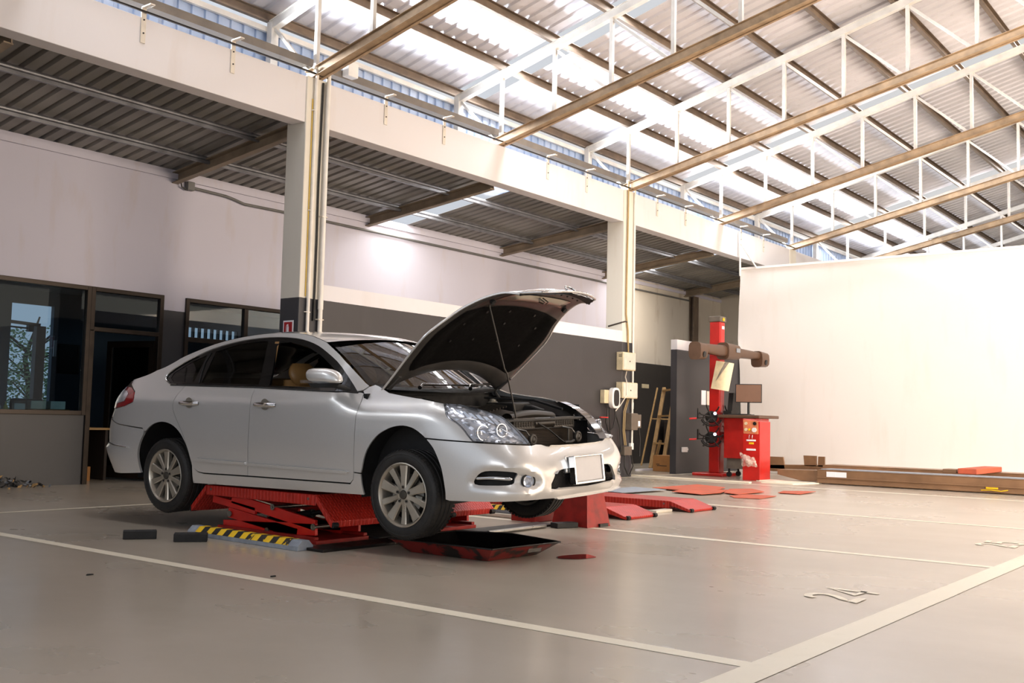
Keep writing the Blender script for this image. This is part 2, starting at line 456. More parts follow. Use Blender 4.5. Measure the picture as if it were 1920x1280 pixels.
# purlins (C channels) along the hall
PY = [11.08-.985*i for i in range(15)]
PLAB = 'C-channel roof purlin under the corrugated main roof sheets'
for i, y in enumerate(PY):
    z = rz(y); m = MB(); sl = -.235
    m.box((-8, y-.005, z-.12), (46, y+.005, z+.02)); m.box((-8, y-.055, z-.125), (46, y+.005, z-.115)); m.box((-8, y-.055, z+.012), (46, y+.005, z+.02)); m.box((-8, y-.06, z-.125), (46, y-.053, z-.1))
    tag(m.build('roof_purlin', M['purlin']), PLAB, 'purlin', 'purlins of the main roof')
# trusses : sloping parallel chords
def bz(y): return 5.40+.222*(10.08-y)
TX = [4.75, 8.58, 12.42, 16.25, 20.08, 23.92, 27.75, 31.6, 35.4]
t0 = thing('roof_truss', 'x', 'truss', (TX[0], 10.1, 5.4), 'sloping roof trusses across the hall')
tx = TX[0]
m = MB()                                  # bottom chord: weathered double channel
ya, yb = 10.2, YR+.2
for o_ in (-.045, .045): m.beam((tx+o_, ya, bz(ya)+.0), (tx+o_, yb, bz(yb)), .006, .13)
for h in (.062, -.062):
    m.beam((tx-.065, ya, bz(ya)+h), (tx-.065, yb, bz(yb)+h), .045, .007); m.beam((tx+.065, ya, bz(ya)+h), (tx+.065, yb, bz(yb)+h), .045, .007)
m.beam((tx, ya, bz(ya)-.045), (tx, yb, bz(yb)-.045), .09, .012)
m.build('bottom_chord', M['rust'], t0)
m = MB(); m.beam((tx, 11.0, rz(11.0)-.2), (tx, yb, rz(yb)-.2), .1, .11); m.beam((tx, 11.0, rz(11.0)-.145), (tx, yb, rz(yb)-.145), .14, .01)
m.build('top_chord', M['truss'], t0)
m = MB(); m.box((tx-.06, 10.95, 5.2), (tx+.06, 11.05, rz(11)-.15)); m.build('end_post', M['truss'], t0)
ys = [10.08-1.03*i for i in range(14)]
for i, y in enumerate(ys):
    m = MB(); m.beam((tx, y, bz(y)+.04), (tx, y, rz(y)-.22), .055, .055, up=(1, 0, 0)); m.build('upright', M['truss'], t0)
    y2 = 11.0 if i == 0 else ys[i-1]
    m = MB(); m.beam((tx+.01, y, rz(y)-.25) if i else (tx+.01, 10.95, rz(11)-.24), (tx+.01, y+.94 if False else (ys[i]-.96 if i else 10.2), bz(ys[i]-.96 if i else 10.2)+.06), .045, .045, up=(1, 0, 0))
    m.build('diagonal', M['truss'], t0)
TLAB = ['steel roof truss at the top left, above the office windows', 'steel roof truss landing on the column with the extinguisher sign', 'steel roof truss landing mid-beam, second to the right of the pipe column', 'steel roof truss landing on the column with the electrical boxes',
        'steel roof truss landing just before the far white wall', 'steel roof truss landing on the column behind the far white wall', 'first steel roof truss fully beyond the far white wall', 'second steel roof truss beyond the far white wall', 'most distant steel roof truss in the hall']
t0['label'] = TLAB[0]
for k in range(1, len(TX)): dup(t0, Matrix.Translation((TX[k]-TX[0], 0, 0)), TLAB[k])
# clerestory cladding (vertical corrugated sheet)
m = MB(); x = -6; xs = []
while x < 44:
    for dx, h in ((0, 0), (.12, 0), (.14, .03), (.19, .03)): xs.append((x+dx, h))
    x += .2
for a, h in xs: m.add([(a, 11.12+h, 4.9), (a, 11.12+h, 6.24)], [])
m.f += [[2*i, 2*i+2, 2*i+3, 2*i+1] for i in range(len(xs)-1)]; m.mi += [0]*(len(xs)-1)
struct(m.build('wall_clerestory', M['cladding'], recalc=False))
m = MB(); m.box((-6, 11.05, 6.17), (44, 11.1, 6.24)); struct(m.build('trim_3', M['truss']))
m = MB(); m.box((-6, 11.06, 5.3), (44, 11.1, 5.36)); struct(m.build('trim_4', M['truss']))
# cable tray rail on brackets above the beams
m = MB(); m.box((-6, 10.22, 5.545), (24, 10.36, 5.55)); m.box((-6, 10.22, 5.55), (24, 10.228, 5.65)); m.box((-6, 10.352, 5.55), (24, 10.36, 5.65))
tag(m.build('cable_tray', simple('tray_metal', '#6b6258', .6, .1, .2, 4)), 'long grey-brown cable tray running above the white beams', 'tray')
m = MB(); m.box((-6, 9.985, 5.365), (24, 10.01, 5.385))
tag(m.build('rail', M['dark_steel']), 'thin dark flat rail carried on the brackets along the beams', 'rail')
BX = [2.3, 3.5, 6.08, 7.27, 9.83, 11.04, 13.65, 14.82, 17.29, 18.44, 21.0, 22.2]
b0 = None
BPL = {2: 'cream bracket nearest the top left corner, on the beam over the office', 3: 'cream bracket on the beam left of the pipe column', 4: 'first cream bracket right of the pipe column', 5: 'second cream bracket right of the pipe column',
       6: 'cream bracket right of the truss that lands mid-beam', 7: 'last cream bracket before the column with the electrical boxes', 8: 'first cream bracket right of the column with the electrical boxes', 9: 'second cream bracket right of the column with the electrical boxes',
       10: 'pale bracket on the beam end above the far white wall', 11: 'pale bracket on the beam just before the column behind the far wall'}
for k, x in enumerate(BX):
    if k < 2: continue
    if b0 is None:
        b0 = thing('wall_bracket', BPL[2], 'bracket', (x, 10.05, 5.05), 'cream brackets along the white beams')
        m = MB(); m.box((x-.03, 10.045, 5.04), (x+.03, 10.057, 5.44)); m.box((x-.03, 9.88, 5.43), (x+.03, 10.057, 5.445)); m.build('plate', M['cream_front'], b0, bevel=.003)
        for z in (5.15, 5.3):
            m = MB(); m.cyl((x, 10.047, z), (x, 10.036, z), .009, 8); m.build('bolt', M['dark_steel'], b0)
    else: dup(b0, Matrix.Translation((x-BX[2], 0, 0)), BPL[k])
m = MB(); m.box((9.15, 10.09, 5.56), (9.33, 10.215, 5.76), bev=.01)
tag(m.build('junction_box', M['white_plastic']), 'small white junction box on the cable tray right of the pipe column', 'electrical box')
# pole and brace at the far wall's top corner
pt = thing('wall_pole', 'thin steel pole with a slanting brace above the corner of the far white wall', 'pole', (XF-.03, 10.0, 4.48))
m = MB(); m.tube([(XF-.05, 9.99, 4.3), (XF-.05, 10.0, 5.3)], .022, 8); m.build('upright', M['white_pipe'], pt, smooth=60)
m = MB(); m.tube([(XF-.05, 9.99, 5.05), (XF-.05, 9.6, 4.45)], .018, 8); m.build('brace', M['white_pipe'], pt, smooth=60)

# ---------------------------------------------------------------- office front (windows, door) and what is seen inside
def frame_rect(m, x0, x1, z0, z1, w=.06, y0=YW-.035, y1=YW+.05):
    m.box((x0, y0, z0), (x0+w, y1, z1)); m.box((x1-w, y0, z0), (x1, y1, z1)); m.box((x0+w, y0, z1-w), (x1-w, y1, z1)); m.box((x0+w, y0, z0), (x1-w, y1, z0+w))
def window(n, x0, x1, z0, z1, mulls=(), rails=()):
    t = bpy.data.objects.new('window_%d' % n, None); COL.objects.link(t); t.location = (x0, YW, z0); WM[t.name] = Matrix.Translation((x0, YW, z0)); struct(t)
    m = MB(); frame_rect(m, x0, x1, z0, z1)
    for q in mulls: m.box((q-.035, YW-.035, z0+.06), (q+.035, YW+.05, z1-.06))
    for (a, b, z) in rails: m.box((a, YW-.03, z-.035), (b, YW+.045, z+.035))
    m.build('window_frame', M['dark_frame'], t, bevel=.004)
    m = MB(); m.box((x0+.06, YW+.005, z0+.06), (x1-.06, YW+.012, z1-.06)); m.build('window_pane', M['office_glass'], t)
    return t
window(1, 5.2, 7.38, .93, 2.69)
window(2, 7.38, 8.5, 2.08, 2.69)
window(3, 8.87, 11.3, .93, 2.69, mulls=(9.96,), rails=((8.93, 11.24, 2.08),))
m = MB(); m.box((7.38, YW-.035, 0), (7.45, YW+.05, 2.1)); m.box((8.43, YW-.035, 0), (8.5, YW+.05, 2.1)); struct(m.build('door_1', M['dark_frame'], bevel=.004))
# open glazed door leaf standing ajar inside the doorway
dl = bpy.data.objects.new('door_2', None); COL.objects.link(dl); dl.location = (8.43, 13.2, 0); WM[dl.name] = Matrix.Translation((8.43, 13.2, 0)); struct(dl)
R_ = Matrix.Translation((8.43, 13.2, 0)) @ Matrix.Rotation(radians(180-74), 4, 'Z')
m = MB()
for a, b in (((0, -.02, .03), (.09, .02, 2.02)), ((.78, -.02, .03), (.87, .02, 2.02)), ((.09, -.02, 1.93), (.78, .02, 2.02)), ((.09, -.02, .03), (.78, .02, .2))): m.box(a, b, M=R_)
m.build('door_leaf', M['dark_frame'], dl)
m = MB(); m.box((.09, -.004, .2), (.78, .004, 1.93), M=R_); m.build('door_pane', M['office_glass'], dl)
m = MB(); m.box((.80, -.05, .95), (.85, -.03, 1.15), M=R_); m.build('door_handle', M['steel'], dl)
# office room
off = simple('office_wall_paint', '#5c6674', .8, 0, .1, 1)
m = MB(); y0_, y1_ = 16.6, 16.7
for (x0, x1, z0, z1) in ((4.4, 7.97, 0, 3), (8.68, 14, 0, 2.40), (8.68, 11.2, 2.40, 2.60), (12.4, 14, 2.40, 2.60), (8.68, 14, 2.60, 3), (7.97, 8.68, 2.72, 3), (7.97, 8.68, 0, .75)): m.box((x0, y0_, z0), (x1, y1_, z1))  # back openings added so the panes show the stand-ins for reflections
m.box((14, YW+.15, 0), (14.1, 16.7, 3)); m.box((4.3, YW+.15, 0), (4.4, 16.7, 3))
struct(m.build('wall_office', off))
m = MB()
for k in range(9): m.box((11.26+.14*k, 16.6, 2.40), (11.285+.14*k, 16.68, 2.60))  # bars added to imitate a louvre reflected in the window
struct(m.build('trim_5', M['dark_frame']))
m = MB(); m.box((4.4, YW+.15, 2.95), (14, 16.7, 3.0)); struct(m.build('ceiling_office', off))
dk = thing('office_desk', 'dark office desk just inside the open doorway', 'desk', (7.9, 13.9, 0))
m = MB(); m.box((7.35, 13.75, .72), (8.15, 14.5, .75)); m.build('desktop', M['wood'], dk)
m = MB(); m.box((7.38, 13.8, 0), (7.42, 14.45, .72)); m.box((8.08, 13.8, 0), (8.12, 14.45, .72)); m.box((7.42, 14.4, .1), (8.08, 14.42, .72)); m.build('side_panel', M['board'], dk)
ch = thing('office_chair', 'black office chair behind the big office window', 'chair', (7.45, 14.9, 0))
m = MB(); m.box((7.2, 14.85, .62), (7.7, 14.93, 1.15), bev=.04); m.build('backrest', M['black'], ch)
m = MB(); m.box((7.2, 14.95, .45), (7.7, 15.4, .53), bev=.03); m.build('seat', M['black'], ch)
m = MB(); m.cyl((7.45, 15.15, .05), (7.45, 15.15, .45), .03, 10)
for k in range(5):
    a = 2*pi*k/5; m.beam((7.45, 15.15, .08), (7.45+.28*cos(a), 15.15+.28*sin(a), .05), .04, .03)
m.build('base', M['black'], ch)
m = MB(); m.box((7.55, 13.75, 0), (7.85, 13.95, .2), bev=.005); tag(m.build('cardboard_box', M['cardboard']), 'orange-brown cardboard box on the floor under the office desk', 'box')
sh = thing('window_shelf', 'long wooden counter board behind the sill of the big office window', 'shelf', (6.3, 13.4, .9))
m = MB(); m.box((5.3, 13.3, .86), (7.3, 13.75, .9)); m.build('board', M['wood'], sh)
m = MB(); m.box((5.35, 13.7, 0), (5.4, 13.74, .86)); m.build('leg', M['board'], sh); m = MB(); m.box((7.2, 13.7, 0), (7.25, 13.74, .86)); m.build('leg', M['board'], sh)
m = MB(); m.box((6.70, 13.36, .9), (7.28, 13.6, 1.0), bev=.004); tag(m.build('cardboard_tray', M['cardboard']), 'shallow cardboard tray on the office window counter', 'tray')
for q, (a, c_, l) in enumerate(((6.76, '#e2e6d0', 'white tissue carton standing at the left end of the cardboard tray'), (7.03, '#cfe0d8', 'pale green tissue carton standing at the right end of the cardboard tray'))):
    m = MB(); m.box((a, 13.4, 1.0), (a+.21, 13.52, 1.11), bev=.008); tag(m.build('tissue_box', simple('carton_%d' % q, c_, .6)), l, 'box')
m = MB(); m.box((6.53, 13.38, .9), (6.68, 13.45, 1.07), bev=.01); tag(m.build('plastic_tub', simple('tub', '#dcdcd6', .4)), 'pale plastic tub left of the cardboard tray behind the office window', 'tub')
for q, (a, c_) in enumerate(((6.28, '#e8e8ea'), (6.36, '#b8c8d8'), (6.45, '#d0c060'))):
    m = MB(); m.lathe([(0, .9), (.03, .9), (.03, 1.02), (.012, 1.06), (.012, 1.09), (0, 1.09)], Matrix.Translation((a, 13.45, 0)), 12)
    tag(m.build('bottle', simple('bottle_%d' % q, c_, .3), smooth=60), ('white bottle at the far left of the window counter', 'pale blue bottle in the middle of the three counter bottles', 'small yellow bottle next to the pale plastic tub')[q], 'bottle')
pf = thing('framed_board', 'dark framed notice board on the office wall behind the big window', 'picture', (8.95, 16.57, 1.6))
m = MB(); frame_rect(m, 8.76, 9.14, 1.60, 2.1, .03, 16.55, 16.59); m.build('frame', M['black'], pf); m = MB(); m.box((8.78, 16.57, 1.62), (9.12, 16.59, 2.08)); m.build('panel', simple('dark_print', '#22242a', .6, 0, .5, 30), pf)
m = MB(); m.box((8.69, 16.57, 1.88), (8.74, 16.59, 2.15)); tag(m.build('notice_paper', M['paper']), 'pale paper notice left of the dark framed board in the office', 'paper')
# tree and lift post added behind the office, standing in for window reflections
tr = thing('tree', 'leafy tree behind the office, standing in for a reflection in the left window', 'tree', (12, 24, 0))
m = MB(); m.tube([(12.1, 24, 0), (12.2, 24.2, 1.2), (11.95, 24.1, 2.2), (12.2, 24, 3.2)], .08, 8, rad=[.12, .08, .06, .02])
for k in range(14):
    a = random.uniform(0, 6.28); z = random.uniform(.8, 2.4); q = Vector((12.05+cos(a)*1.2, 24+sin(a)*1.0, z+random.uniform(.3, .9)))
    m.tube([(12.1, 24.1, z), Vector((12.1, 24.1, z)).lerp(q, .5)+Vector((0, 0, .1)), q], .02, 5, rad=[.03, .016, .005])
m.build('trunk', simple('bark', '#3a332c', .9), tr)
m = MB()
for k in range(6500):
    a = random.uniform(0, 6.28); r = random.random()**.5*1.5; z = random.uniform(.1, 2.95)
    c = Vector((12.0+cos(a)*r*1.1, 24.1+sin(a)*r, z))
    if noise.noise(c*1.7) < -.28 + max(0, z-2.0)*.42: continue
    u = Vector((random.uniform(-1, 1), random.uniform(-1, 1), random.uniform(-.6, .6))).normalized()*.055; w = u.orthogonal().normalized()*.03
    m.add([c-u, c+w, c+u, c-w], [(0, 1, 2, 3)])
m.build('foliage', simple('leaf_green', '#5d7f52', .6, 0, .3, 9), tr, recalc=False)
lp = thing('lift_post', 'dark lift post with side arms behind the office, standing in for a reflection in the left window', 'post', (9.9, 19.5, 0))
m = MB(); m.box((9.82, 19.4, 0), (10.0, 19.55, 2.6)); m.build('column_body', M['dark_steel'], lp)
m = MB(); m.beam((9.9, 19.45, 2.62), (9.0, 19.45, 2.66), .06, .06); m.beam((9.75, 19.45, 2.54), (9.0, 19.45, 2.56), .04, .03); m.box((9.66, 19.4, 2.48), (9.76, 19.5, 2.62)); m.build('arm', M['dark_steel'], lp)
# ---------------------------------------------------------------- workshop equipment
def rollers(m, pts, r=.022, l=.05):
    for p in pts: m.cyl((p[0]-l/2, p[1], p[2]), (p[0]+l/2, p[1], p[2]), r, 10)
def scissor_lift(cx, y0, y1, h, label, raised):
    """two checker-plate platforms on scissor legs; y0 front end, y1 rear end"""
    t = thing('scissor_lift', label, 'car lift', (cx, (y0+y1)/2, 0))
    for sx in (-1, 1):
        xa = cx+sx*.68-.30; xb = xa+.60
        m = MB(); m.box((xa, y0, h-.085), (xb, y1, h), bev=.006)
        pf = m.build('platform', M['tread_red'], t)
        for x in (xa+.0, xb-.0):
            for y in (y0+.07, y1-.07):
                m = MB(); m.cyl((x-.004, y, h-.035), (x+.004, y, h-.035), .011, 10); m.build('bolt', M['steel'], pf)
        dz, dy = (.19, .20) if raised else (.085, .26)
        for ye, s, in ((y0, -1), (y1, 1)):
            m = MB(); a = (xa, ye+s*.012, h-.005); 
            m.prism([(xa, ye+s*.012, h-.002), (xa, ye+s*(.012+dy), h-.002-dz), (xa, ye+s*(.012+dy)-s*.01, h-.05-dz if h-.05-dz > 0 else .002), (xa, ye+s*.012, h-.055)], (xb-xa, 0, 0))
            fl_ = m.build('ramp_flap', M['tread_red'], t, bevel=.004)
            for x in (xa+.03, xb-.03):
                m = MB(); rollers(m, [(x, ye+s*(.012+dy), max(.022, h-.03-dz))]); m.build('roller', M['rubber'], fl_, smooth=40)
        if raised:
            xo = xa+.07; xi = xb-.07
            for x in (xo, xi):
                for (p, q, w) in (((y1-.18, .05), (y0+.04, .11), .095), ((y1-.24, .165), (y0+.25, .06), .085), ((y1-.28, h-.10), (y0+.05, .14), .085), ((y1-.60, .20), (y1-.02, h-.12), .06)):
                    m = MB(); m.beam((x, p[0], p[1]), (x, q[0], q[1]), .028, w, up=(0, 0, 1)); m.build('scissor_arm', M['red'], t, bevel=.004)
            for (y, z) in ((y1-.28, .155), (y0+.05, .13), (y1-.84, .25), (y1-.78, .055)):
                m = MB(); m.cyl((xo-.03, y, z), (xi+.03, y, z), .016, 12)
                m.lathe([(.014, -.002), (.026, -.002), (.026, .006), (.014, .006)], Matrix.Translation((xo-.03, y, z)) @ Matrix.Rotation(radians(90), 4, 'Y'), 16, close=True)
                m.build('pivot_shaft', M['steel'], t, smooth=40)
            m = MB(); m.cyl((cx+sx*.68, y1-.5, .10), (cx+sx*.68, y0+.35, .20), .035, 14); m.cyl((cx+sx*.68, y0+.35, .20), (cx+sx*.68, y0+.12, .245), .02, 12); m.build('hydraulic_cylinder', M['black'], t, smooth=40)
            m = MB(); m.box((xa+.02, y0-.02, .0), (xb-.02, y1-.1, .03)); m.box((xa+.02, y0+.0, .03), (xa+.06, y1-.15, .055)); m.box((xb-.06, y0, .03), (xb-.02, y1-.15, .055)); m.build('base_frame', M['red_dirty'], t, bevel=.004)
        else:
            m = MB(); m.box((xa+.05, y0+.05, 0), (xb-.05, y1-.05, h-.085)); m.build('base_frame', M['red_dirty'], t)
    return t
scissor_lift(6.35, 6.14, 7.53, .385, 'red scissor lift with checker-plate platforms raised under the silver car', True)
scissor_lift(10.05, 5.86, 7.75, .115, 'red scissor lift with checker-plate ramps lowered flat on the floor beyond the car', False)
# floor plates / cable covers of the first lift
m = MB(); m.box((5.12, 5.74, 0), (8.05, 5.98, .022), bev=.004); tag(m.build('floor_plate', M['dark_steel']), 'long dark steel cover plate on the floor under the front of the car', 'plate')
m = MB(); m.box((6.0, 6.05, 0), (6.7, 6.9, .02), bev=.004); tag(m.build('rubber_mat', M['rubber']), 'black oily mat lying between the lift platforms under the car', 'mat')
m = MB(); m.tube([(6.95, 5.68, .02), (7.8, 5.69, .02)], .018, 10); tag(m.build('steel_bar', M['steel'], smooth=60), 'pale steel bar on the floor running from the drain pan towards the red stand', 'bar')
m = MB(); m.box((10.04, 5.80, 0), (10.40, 5.90, .03), bev=.006) ; tag(m.build('cable_cover', M['cream_front']), 'pale cable cover on the floor behind the lowered red ramps', 'cover')
m = MB(); m.beam((8.32, 7.0, .02), (8.31, 6.42, .02), .05, .03); tag(m.build('wooden_stick', M['cream_front']), 'pale flat stick on the floor seen under the car bumper', 'stick')
# red stand
st = thing('pedestal', 'tapered red steel pedestal standing on the floor at the front corner of the car', 'stand', (8.33, 5.62, 0))
m = MB()
b = [(8.10, 5.42), (8.47, 5.40), (8.55, 5.86), (8.16, 5.88)]; tp = [(8.20, 5.50), (8.42, 5.49), (8.46, 5.80), (8.23, 5.82)]
m.add([(x, y, 0) for x, y in b]+[(x, y, .47) for x, y in tp], [(0, 1, 5, 4), (1, 2, 6, 5), (2, 3, 7, 6), (3, 0, 4, 7), (4, 5, 6, 7), (0, 3, 2, 1)])
m.build('shell', M['red_dirty'], st, bevel=.006)
m = MB(); m.add([(x+(.004 if x > 8.3 else -.004), y+(.004 if y > 5.6 else -.004), .325) for x, y in [(8.168, 5.475), (8.435, 5.463), (8.488, 5.818), (8.208, 5.838)]]+[(x, y, .333) for x, y in [(8.168, 5.475), (8.435, 5.463), (8.488, 5.818), (8.208, 5.838)]], [(0, 1, 5, 4), (1, 2, 6, 5), (2, 3, 7, 6), (3, 0, 4, 7)]); m.build('seam', M['dark_steel'], st)
m = MB(); m.box((8.28, 5.392, 0), (8.42, 5.42, .03)); m.build('foot_opening', M['black'], st)
m = MB(); m.box((8.12, 6.05, 0), (8.6, 6.35, .16), bev=.01); tag(m.build('steel_block', M['red_dirty']), 'low red steel block on the floor behind the far front tyre', 'block')
# rubber blocks
def rblock(x, y, rz, label, s=(.25, .11, .065)):
    m = MB(); T = Matrix.Translation((x, y, 0)) @ Matrix.Rotation(radians(rz), 4, 'Z'); e = .008
    m.box((-s[0]/2, -s[1]/2, 0), (s[0]/2, s[1]/2, s[2]), M=T, bev=.006)
    tag(m.build('rubber_block', M['rubber']), label, 'block', 'black rubber lifting blocks on the floor')
rblock(4.63, 7.33, -32, 'black rubber block alone on the floor at the far left of the wheel stop')
rblock(4.82, 6.93, -38, 'black rubber block touching the near end of the striped wheel stop')
rblock(7.98, 5.60, -20, 'black rubber block beside the foot of the red pedestal', (.24, .12, .05))
# striped wheel stops
def stop(p, q, label, w=.15, h=.075):
    p = Vector(p); q = Vector(q); d = (q-p); L = d.length; a = atan2(d.y, d.x); T = Matrix.Translation(p) @ Matrix.Rotation(a, 4, 'Z')
    t = thing('wheel_stop', label, 'wheel stop', p, 'striped parking wheel stops')
    m = MB(); pr = [(-w/2, 0), (w/2, 0), (w/2, h*.45), (w*.22, h), (-w*.22, h), (-w/2, h*.45)]
    vs = [T @ Vector((x, y, z)) for x in (0, L) for y, z in pr]; m.add(vs, [(0, 1, 2, 3, 4, 5), (11, 10, 9, 8, 7, 6)]+[(i, i+6, (i+1) % 6+6, (i+1) % 6) for i in range(6)]); m.build('body', M['grey_concrete'], t, bevel=.004)
    m = MB(); e = .0015
    def band(x0, x1, mi):
        prf = [(-w/2-e, h*.46), (-w*.22, h+e), (w*.22, h+e), (w/2+e, h*.46)]
        vs = [T @ Vector((x, y, z)) for x in (x0, x1) for y, z in prf]; m.add(vs, [(0, 1, 5, 4), (1, 2, 6, 5), (2, 3, 7, 6)], mi)
    n = 16; x0 = L*.08; x1 = L*.92
    yel = M['yellow']; wear = NT('worn_black_stripe'); nz = wear.noise(22, 4)
    wear.set(Base_Color=wear.ramp(nz, [(.5, rgb('#1d1a14')), (.56, rgb('#e0b416'))], 'CONSTANT'), Roughness=.5)
    for k in range(n):
        a0 = x0+(x1-x0)*k/n; a1 = x0+(x1-x0)*(k+1)/n; band(a0, a1, 0 if k % 2 == 0 else (1 if k < 8 else 2))
    m.build('stripes', [yel, M['rubber'], wear.m], t, recalc=False)
stop((5.13, 7.32, 0), (5.11, 5.92, 0), 'yellow and black striped grey wheel stop on the floor beside the car lift')
stop((8.75, 7.3, 0), (8.75, 6.35, 0), 'small yellow striped wheel stop glimpsed between the far tyre and the red pedestal')
# drain pan
dp = thing('drain_pan', 'shallow red and black steel drain pan on the floor under the car nose', 'tray', (5.8, 4.85, 0))
bt = [(5.66, 4.62), (6.20, 4.60), (6.34, 5.02), (6.2, 5.34), (5.62, 5.34)]; tpz = [(5.55, 4.50), (6.28, 4.44), (6.44, 5.02), (6.25, 5.45), (5.50, 5.45)]
m = MB(); n = 5; m.add([(x, y, .004) for x, y in bt]+[(x, y, .105) for x, y in tpz], [(0, 1, 2, 3, 4)]+[(i, (i+1) % n, n+(i+1) % n, n+i) for i in range(n)])
def pan_mat():
    t = NT('oily_red_pan'); n1 = t.noise(7, 5); g = t.n('ShaderNodeNewGeometry')
    c = t.ramp(n1, [(.44, rgb('#15100f')), (.52, rgb('#7c1512'))]); t.set(Base_Color=t.mix(g.outputs['Backfacing'], c, c), Roughness=.35); return t.m
m.build('pan', pan_mat(), dp)
m = MB(); m.add([(x*.985+5.9*.015, y*.985+5.0*.015, .010) for x, y in bt]+[(x*.985+5.9*.015, y*.985+5.0*.015, .103) for x, y in tpz], [(0, 1, 2, 3, 4)]+[(i, (i+1) % n, n+(i+1) % n, n+i) for i in range(n)]); m.build('oily_inside', M['trim_pan'] if 'trim_pan' in M else simple('oily_black', '#0c0a0a', .25), dp)
m = MB(); m.tube([(x, y, .105) for x, y in tpz+tpz[:1]], .006, 8); m.build('rim', M['dark_steel'], dp, smooth=60)
m = MB(); q0 = Vector((6.02, 4.478, .055)); m.prism([(5.98, 4.522, .045), (6.12, 4.51, .045), (6.125, 4.50, .075), (5.98, 4.51, .075)], (0, -.006, 0)); m.build('label_plate', M['steel'], dp)
def oil_mat():
    t = NT('oil_film'); n1 = t.noise(6, 4); t.set(Base_Color=t.ramp(n1, [(.4, rgb('#24100c')), (.7, rgb('#3a1a12'))]), Roughness=.06, Coat_Weight=1); return t.m
m = MB(); P = [(6.34+.17*cos(a)*(1+.12*sin(3*a)), 4.33+.12*sin(a)*(1+.15*cos(2*a+1))) for a in [2*pi*k/40 for k in range(40)]]
m.add([(x, y, .0022) for x, y in P], [tuple(range(40))]); tag(m.build('oil_puddle', oil_mat(), recalc=False), 'small dark red puddle of fluid on the floor right of the drain pan', 'puddle')
# red floor mats
MATS = [([(13.02, 5.95), (13.72, 6.02), (15.16, 6.02), (14.6, 6.42), (14.3, 6.38), (13.06, 6.4)][:0] or [(13.0, 6.30), (13.1, 5.98), (13.78, 6.03), (13.75, 6.46), (13.3, 6.52)], 'red rubber floor mat nearest the lowered lift ramps'),
        ([(14.45, 6.30), (14.50, 5.98), (15.18, 6.01), (15.0, 6.45)], 'red rubber floor mat at the right end of the group of mats'),
        ([(13.55, 6.50), (13.62, 6.76), (14.6, 7.15), (14.86, 6.9), (14.42, 6.5)], 'red rubber floor mat in the middle of the overlapping mats'),
        ([(13.0, 6.80), (13.1, 7.32), (13.9, 7.5), (14.2, 6.98), (13.5, 6.75)], 'red rubber floor mat lying at the left of the overlapping mats'),
        ([(13.5, 7.40), (13.63, 7.95), (14.97, 7.9), (14.75, 7.30), (14.2, 7.12)], 'red rubber floor mat at the back of the overlapping mats'),
        ([(12.2, 7.6), (12.35, 8.1), (13.4, 8.15), (13.35, 7.55)], 'thin brownish floor mat behind the lowered lift platform')]
for k, (P, l) in enumerate(MATS):
    P = resample_ = P; cx = sum(p[0] for p in P)/len(P); cy = sum(p[1] for p in P)/len(P); z = .004+.003*k; m = MB(); n = len(P)
    curl = [.028*abs(noise.noise(Vector((x*3, y*3, k)))) for x, y in P]
    m.add([(cx, cy, z)]+[(x, y, z+c) for (x, y), c in zip(P, curl)], [(0, i+1, (i+1) % n+1) for i in range(n)])
    tag(m.build('floor_mat', M['red_mat'] if k < 5 else M['grey_concrete'], solid=.006), l, 'mat', 'red rubber mats thrown on the floor')
m = MB(); m.box((-.05, 0, 0), (.05, 2.45, .022), M=Matrix.Translation((16.62, 7.75, 0)) @ Matrix.Rotation(radians(-2), 4, 'Z'), bev=.004); tag(m.build('white_plank', M['line']), 'long flat white plank on the floor from the electrical column towards the red cabinet', 'plank')

# ------- column with the sign and pipes
sg_ = thing('extinguisher_sign', 'red and white fire extinguisher sign on the column behind the car roof', 'sign', (8.4, 10.22, 2.1))
m = MB(); m.box((8.402, 10.125, 1.98), (8.408, 10.32, 2.19)); m.build('border', M['paper'], sg_)
m = MB(); m.box((8.399, 10.145, 2.0), (8.4015, 10.30, 2.17)); m.build('red_field', simple('sign_red', '#a3161c', .5), sg_)
m = MB(); m.prism([(8.398, 10.222+y, z) for y, z in ((-.018, 2.01), (.018, 2.01), (.018, 2.10), (.010, 2.118), (.010, 2.13), (.022, 2.138), (-.006, 2.145), (-.010, 2.118), (-.018, 2.10))], (-.001, 0, 0)); m.prism([(8.398, 10.222+y, z) for y, z in ((.022, 2.138), (.036, 2.11), (.034, 2.04), (.028, 2.04), (.029, 2.108), (.014, 2.130))], (-.001, 0, 0)); m.build('pictogram', M['paper'], sg_)
def vpipe(name, x, y, z0, z1, r, mat, label, extra=None):
    m = MB(); P = [(x, y, z0), (x, y, z1)] + (extra or []); m.tube(P, r, 12)
    t = tag(m.build(name, M[mat], smooth=60), label, 'pipe'); return t
pz_ = thing('conduit', 'white plastic conduit down the column face with a hooked top', 'pipe', (8.53, 10.0, 0))
m = MB(); m.tube([(8.53, 10.005, .0), (8.53, 10.005, 5.25), (8.53, 9.99, 5.38), (8.49, 9.97, 5.44), (8.44, 9.97, 5.44)], .022, 12); m.build('tube', M['white_pipe'], pz_, smooth=60)
for z in (2.3, 3.6, 4.9):
    m = MB(); m.tube([(8.49, 10.03, z), (8.50, 10.0, z), (8.56, 10.0, z), (8.57, 10.03, z)], .008, 6); m.build('clip', M['cream_front'], pz_, smooth=60)
p2 = thing('downpipe', 'thicker white pipe at the right edge of the column with the sign', 'pipe', (8.73, 10.0, 0))
m = MB(); m.tube([(8.73, 10.0, 0), (8.73, 10.0, 5.42)], .03, 14); m.build('tube', M['white_pipe'], p2, smooth=60)
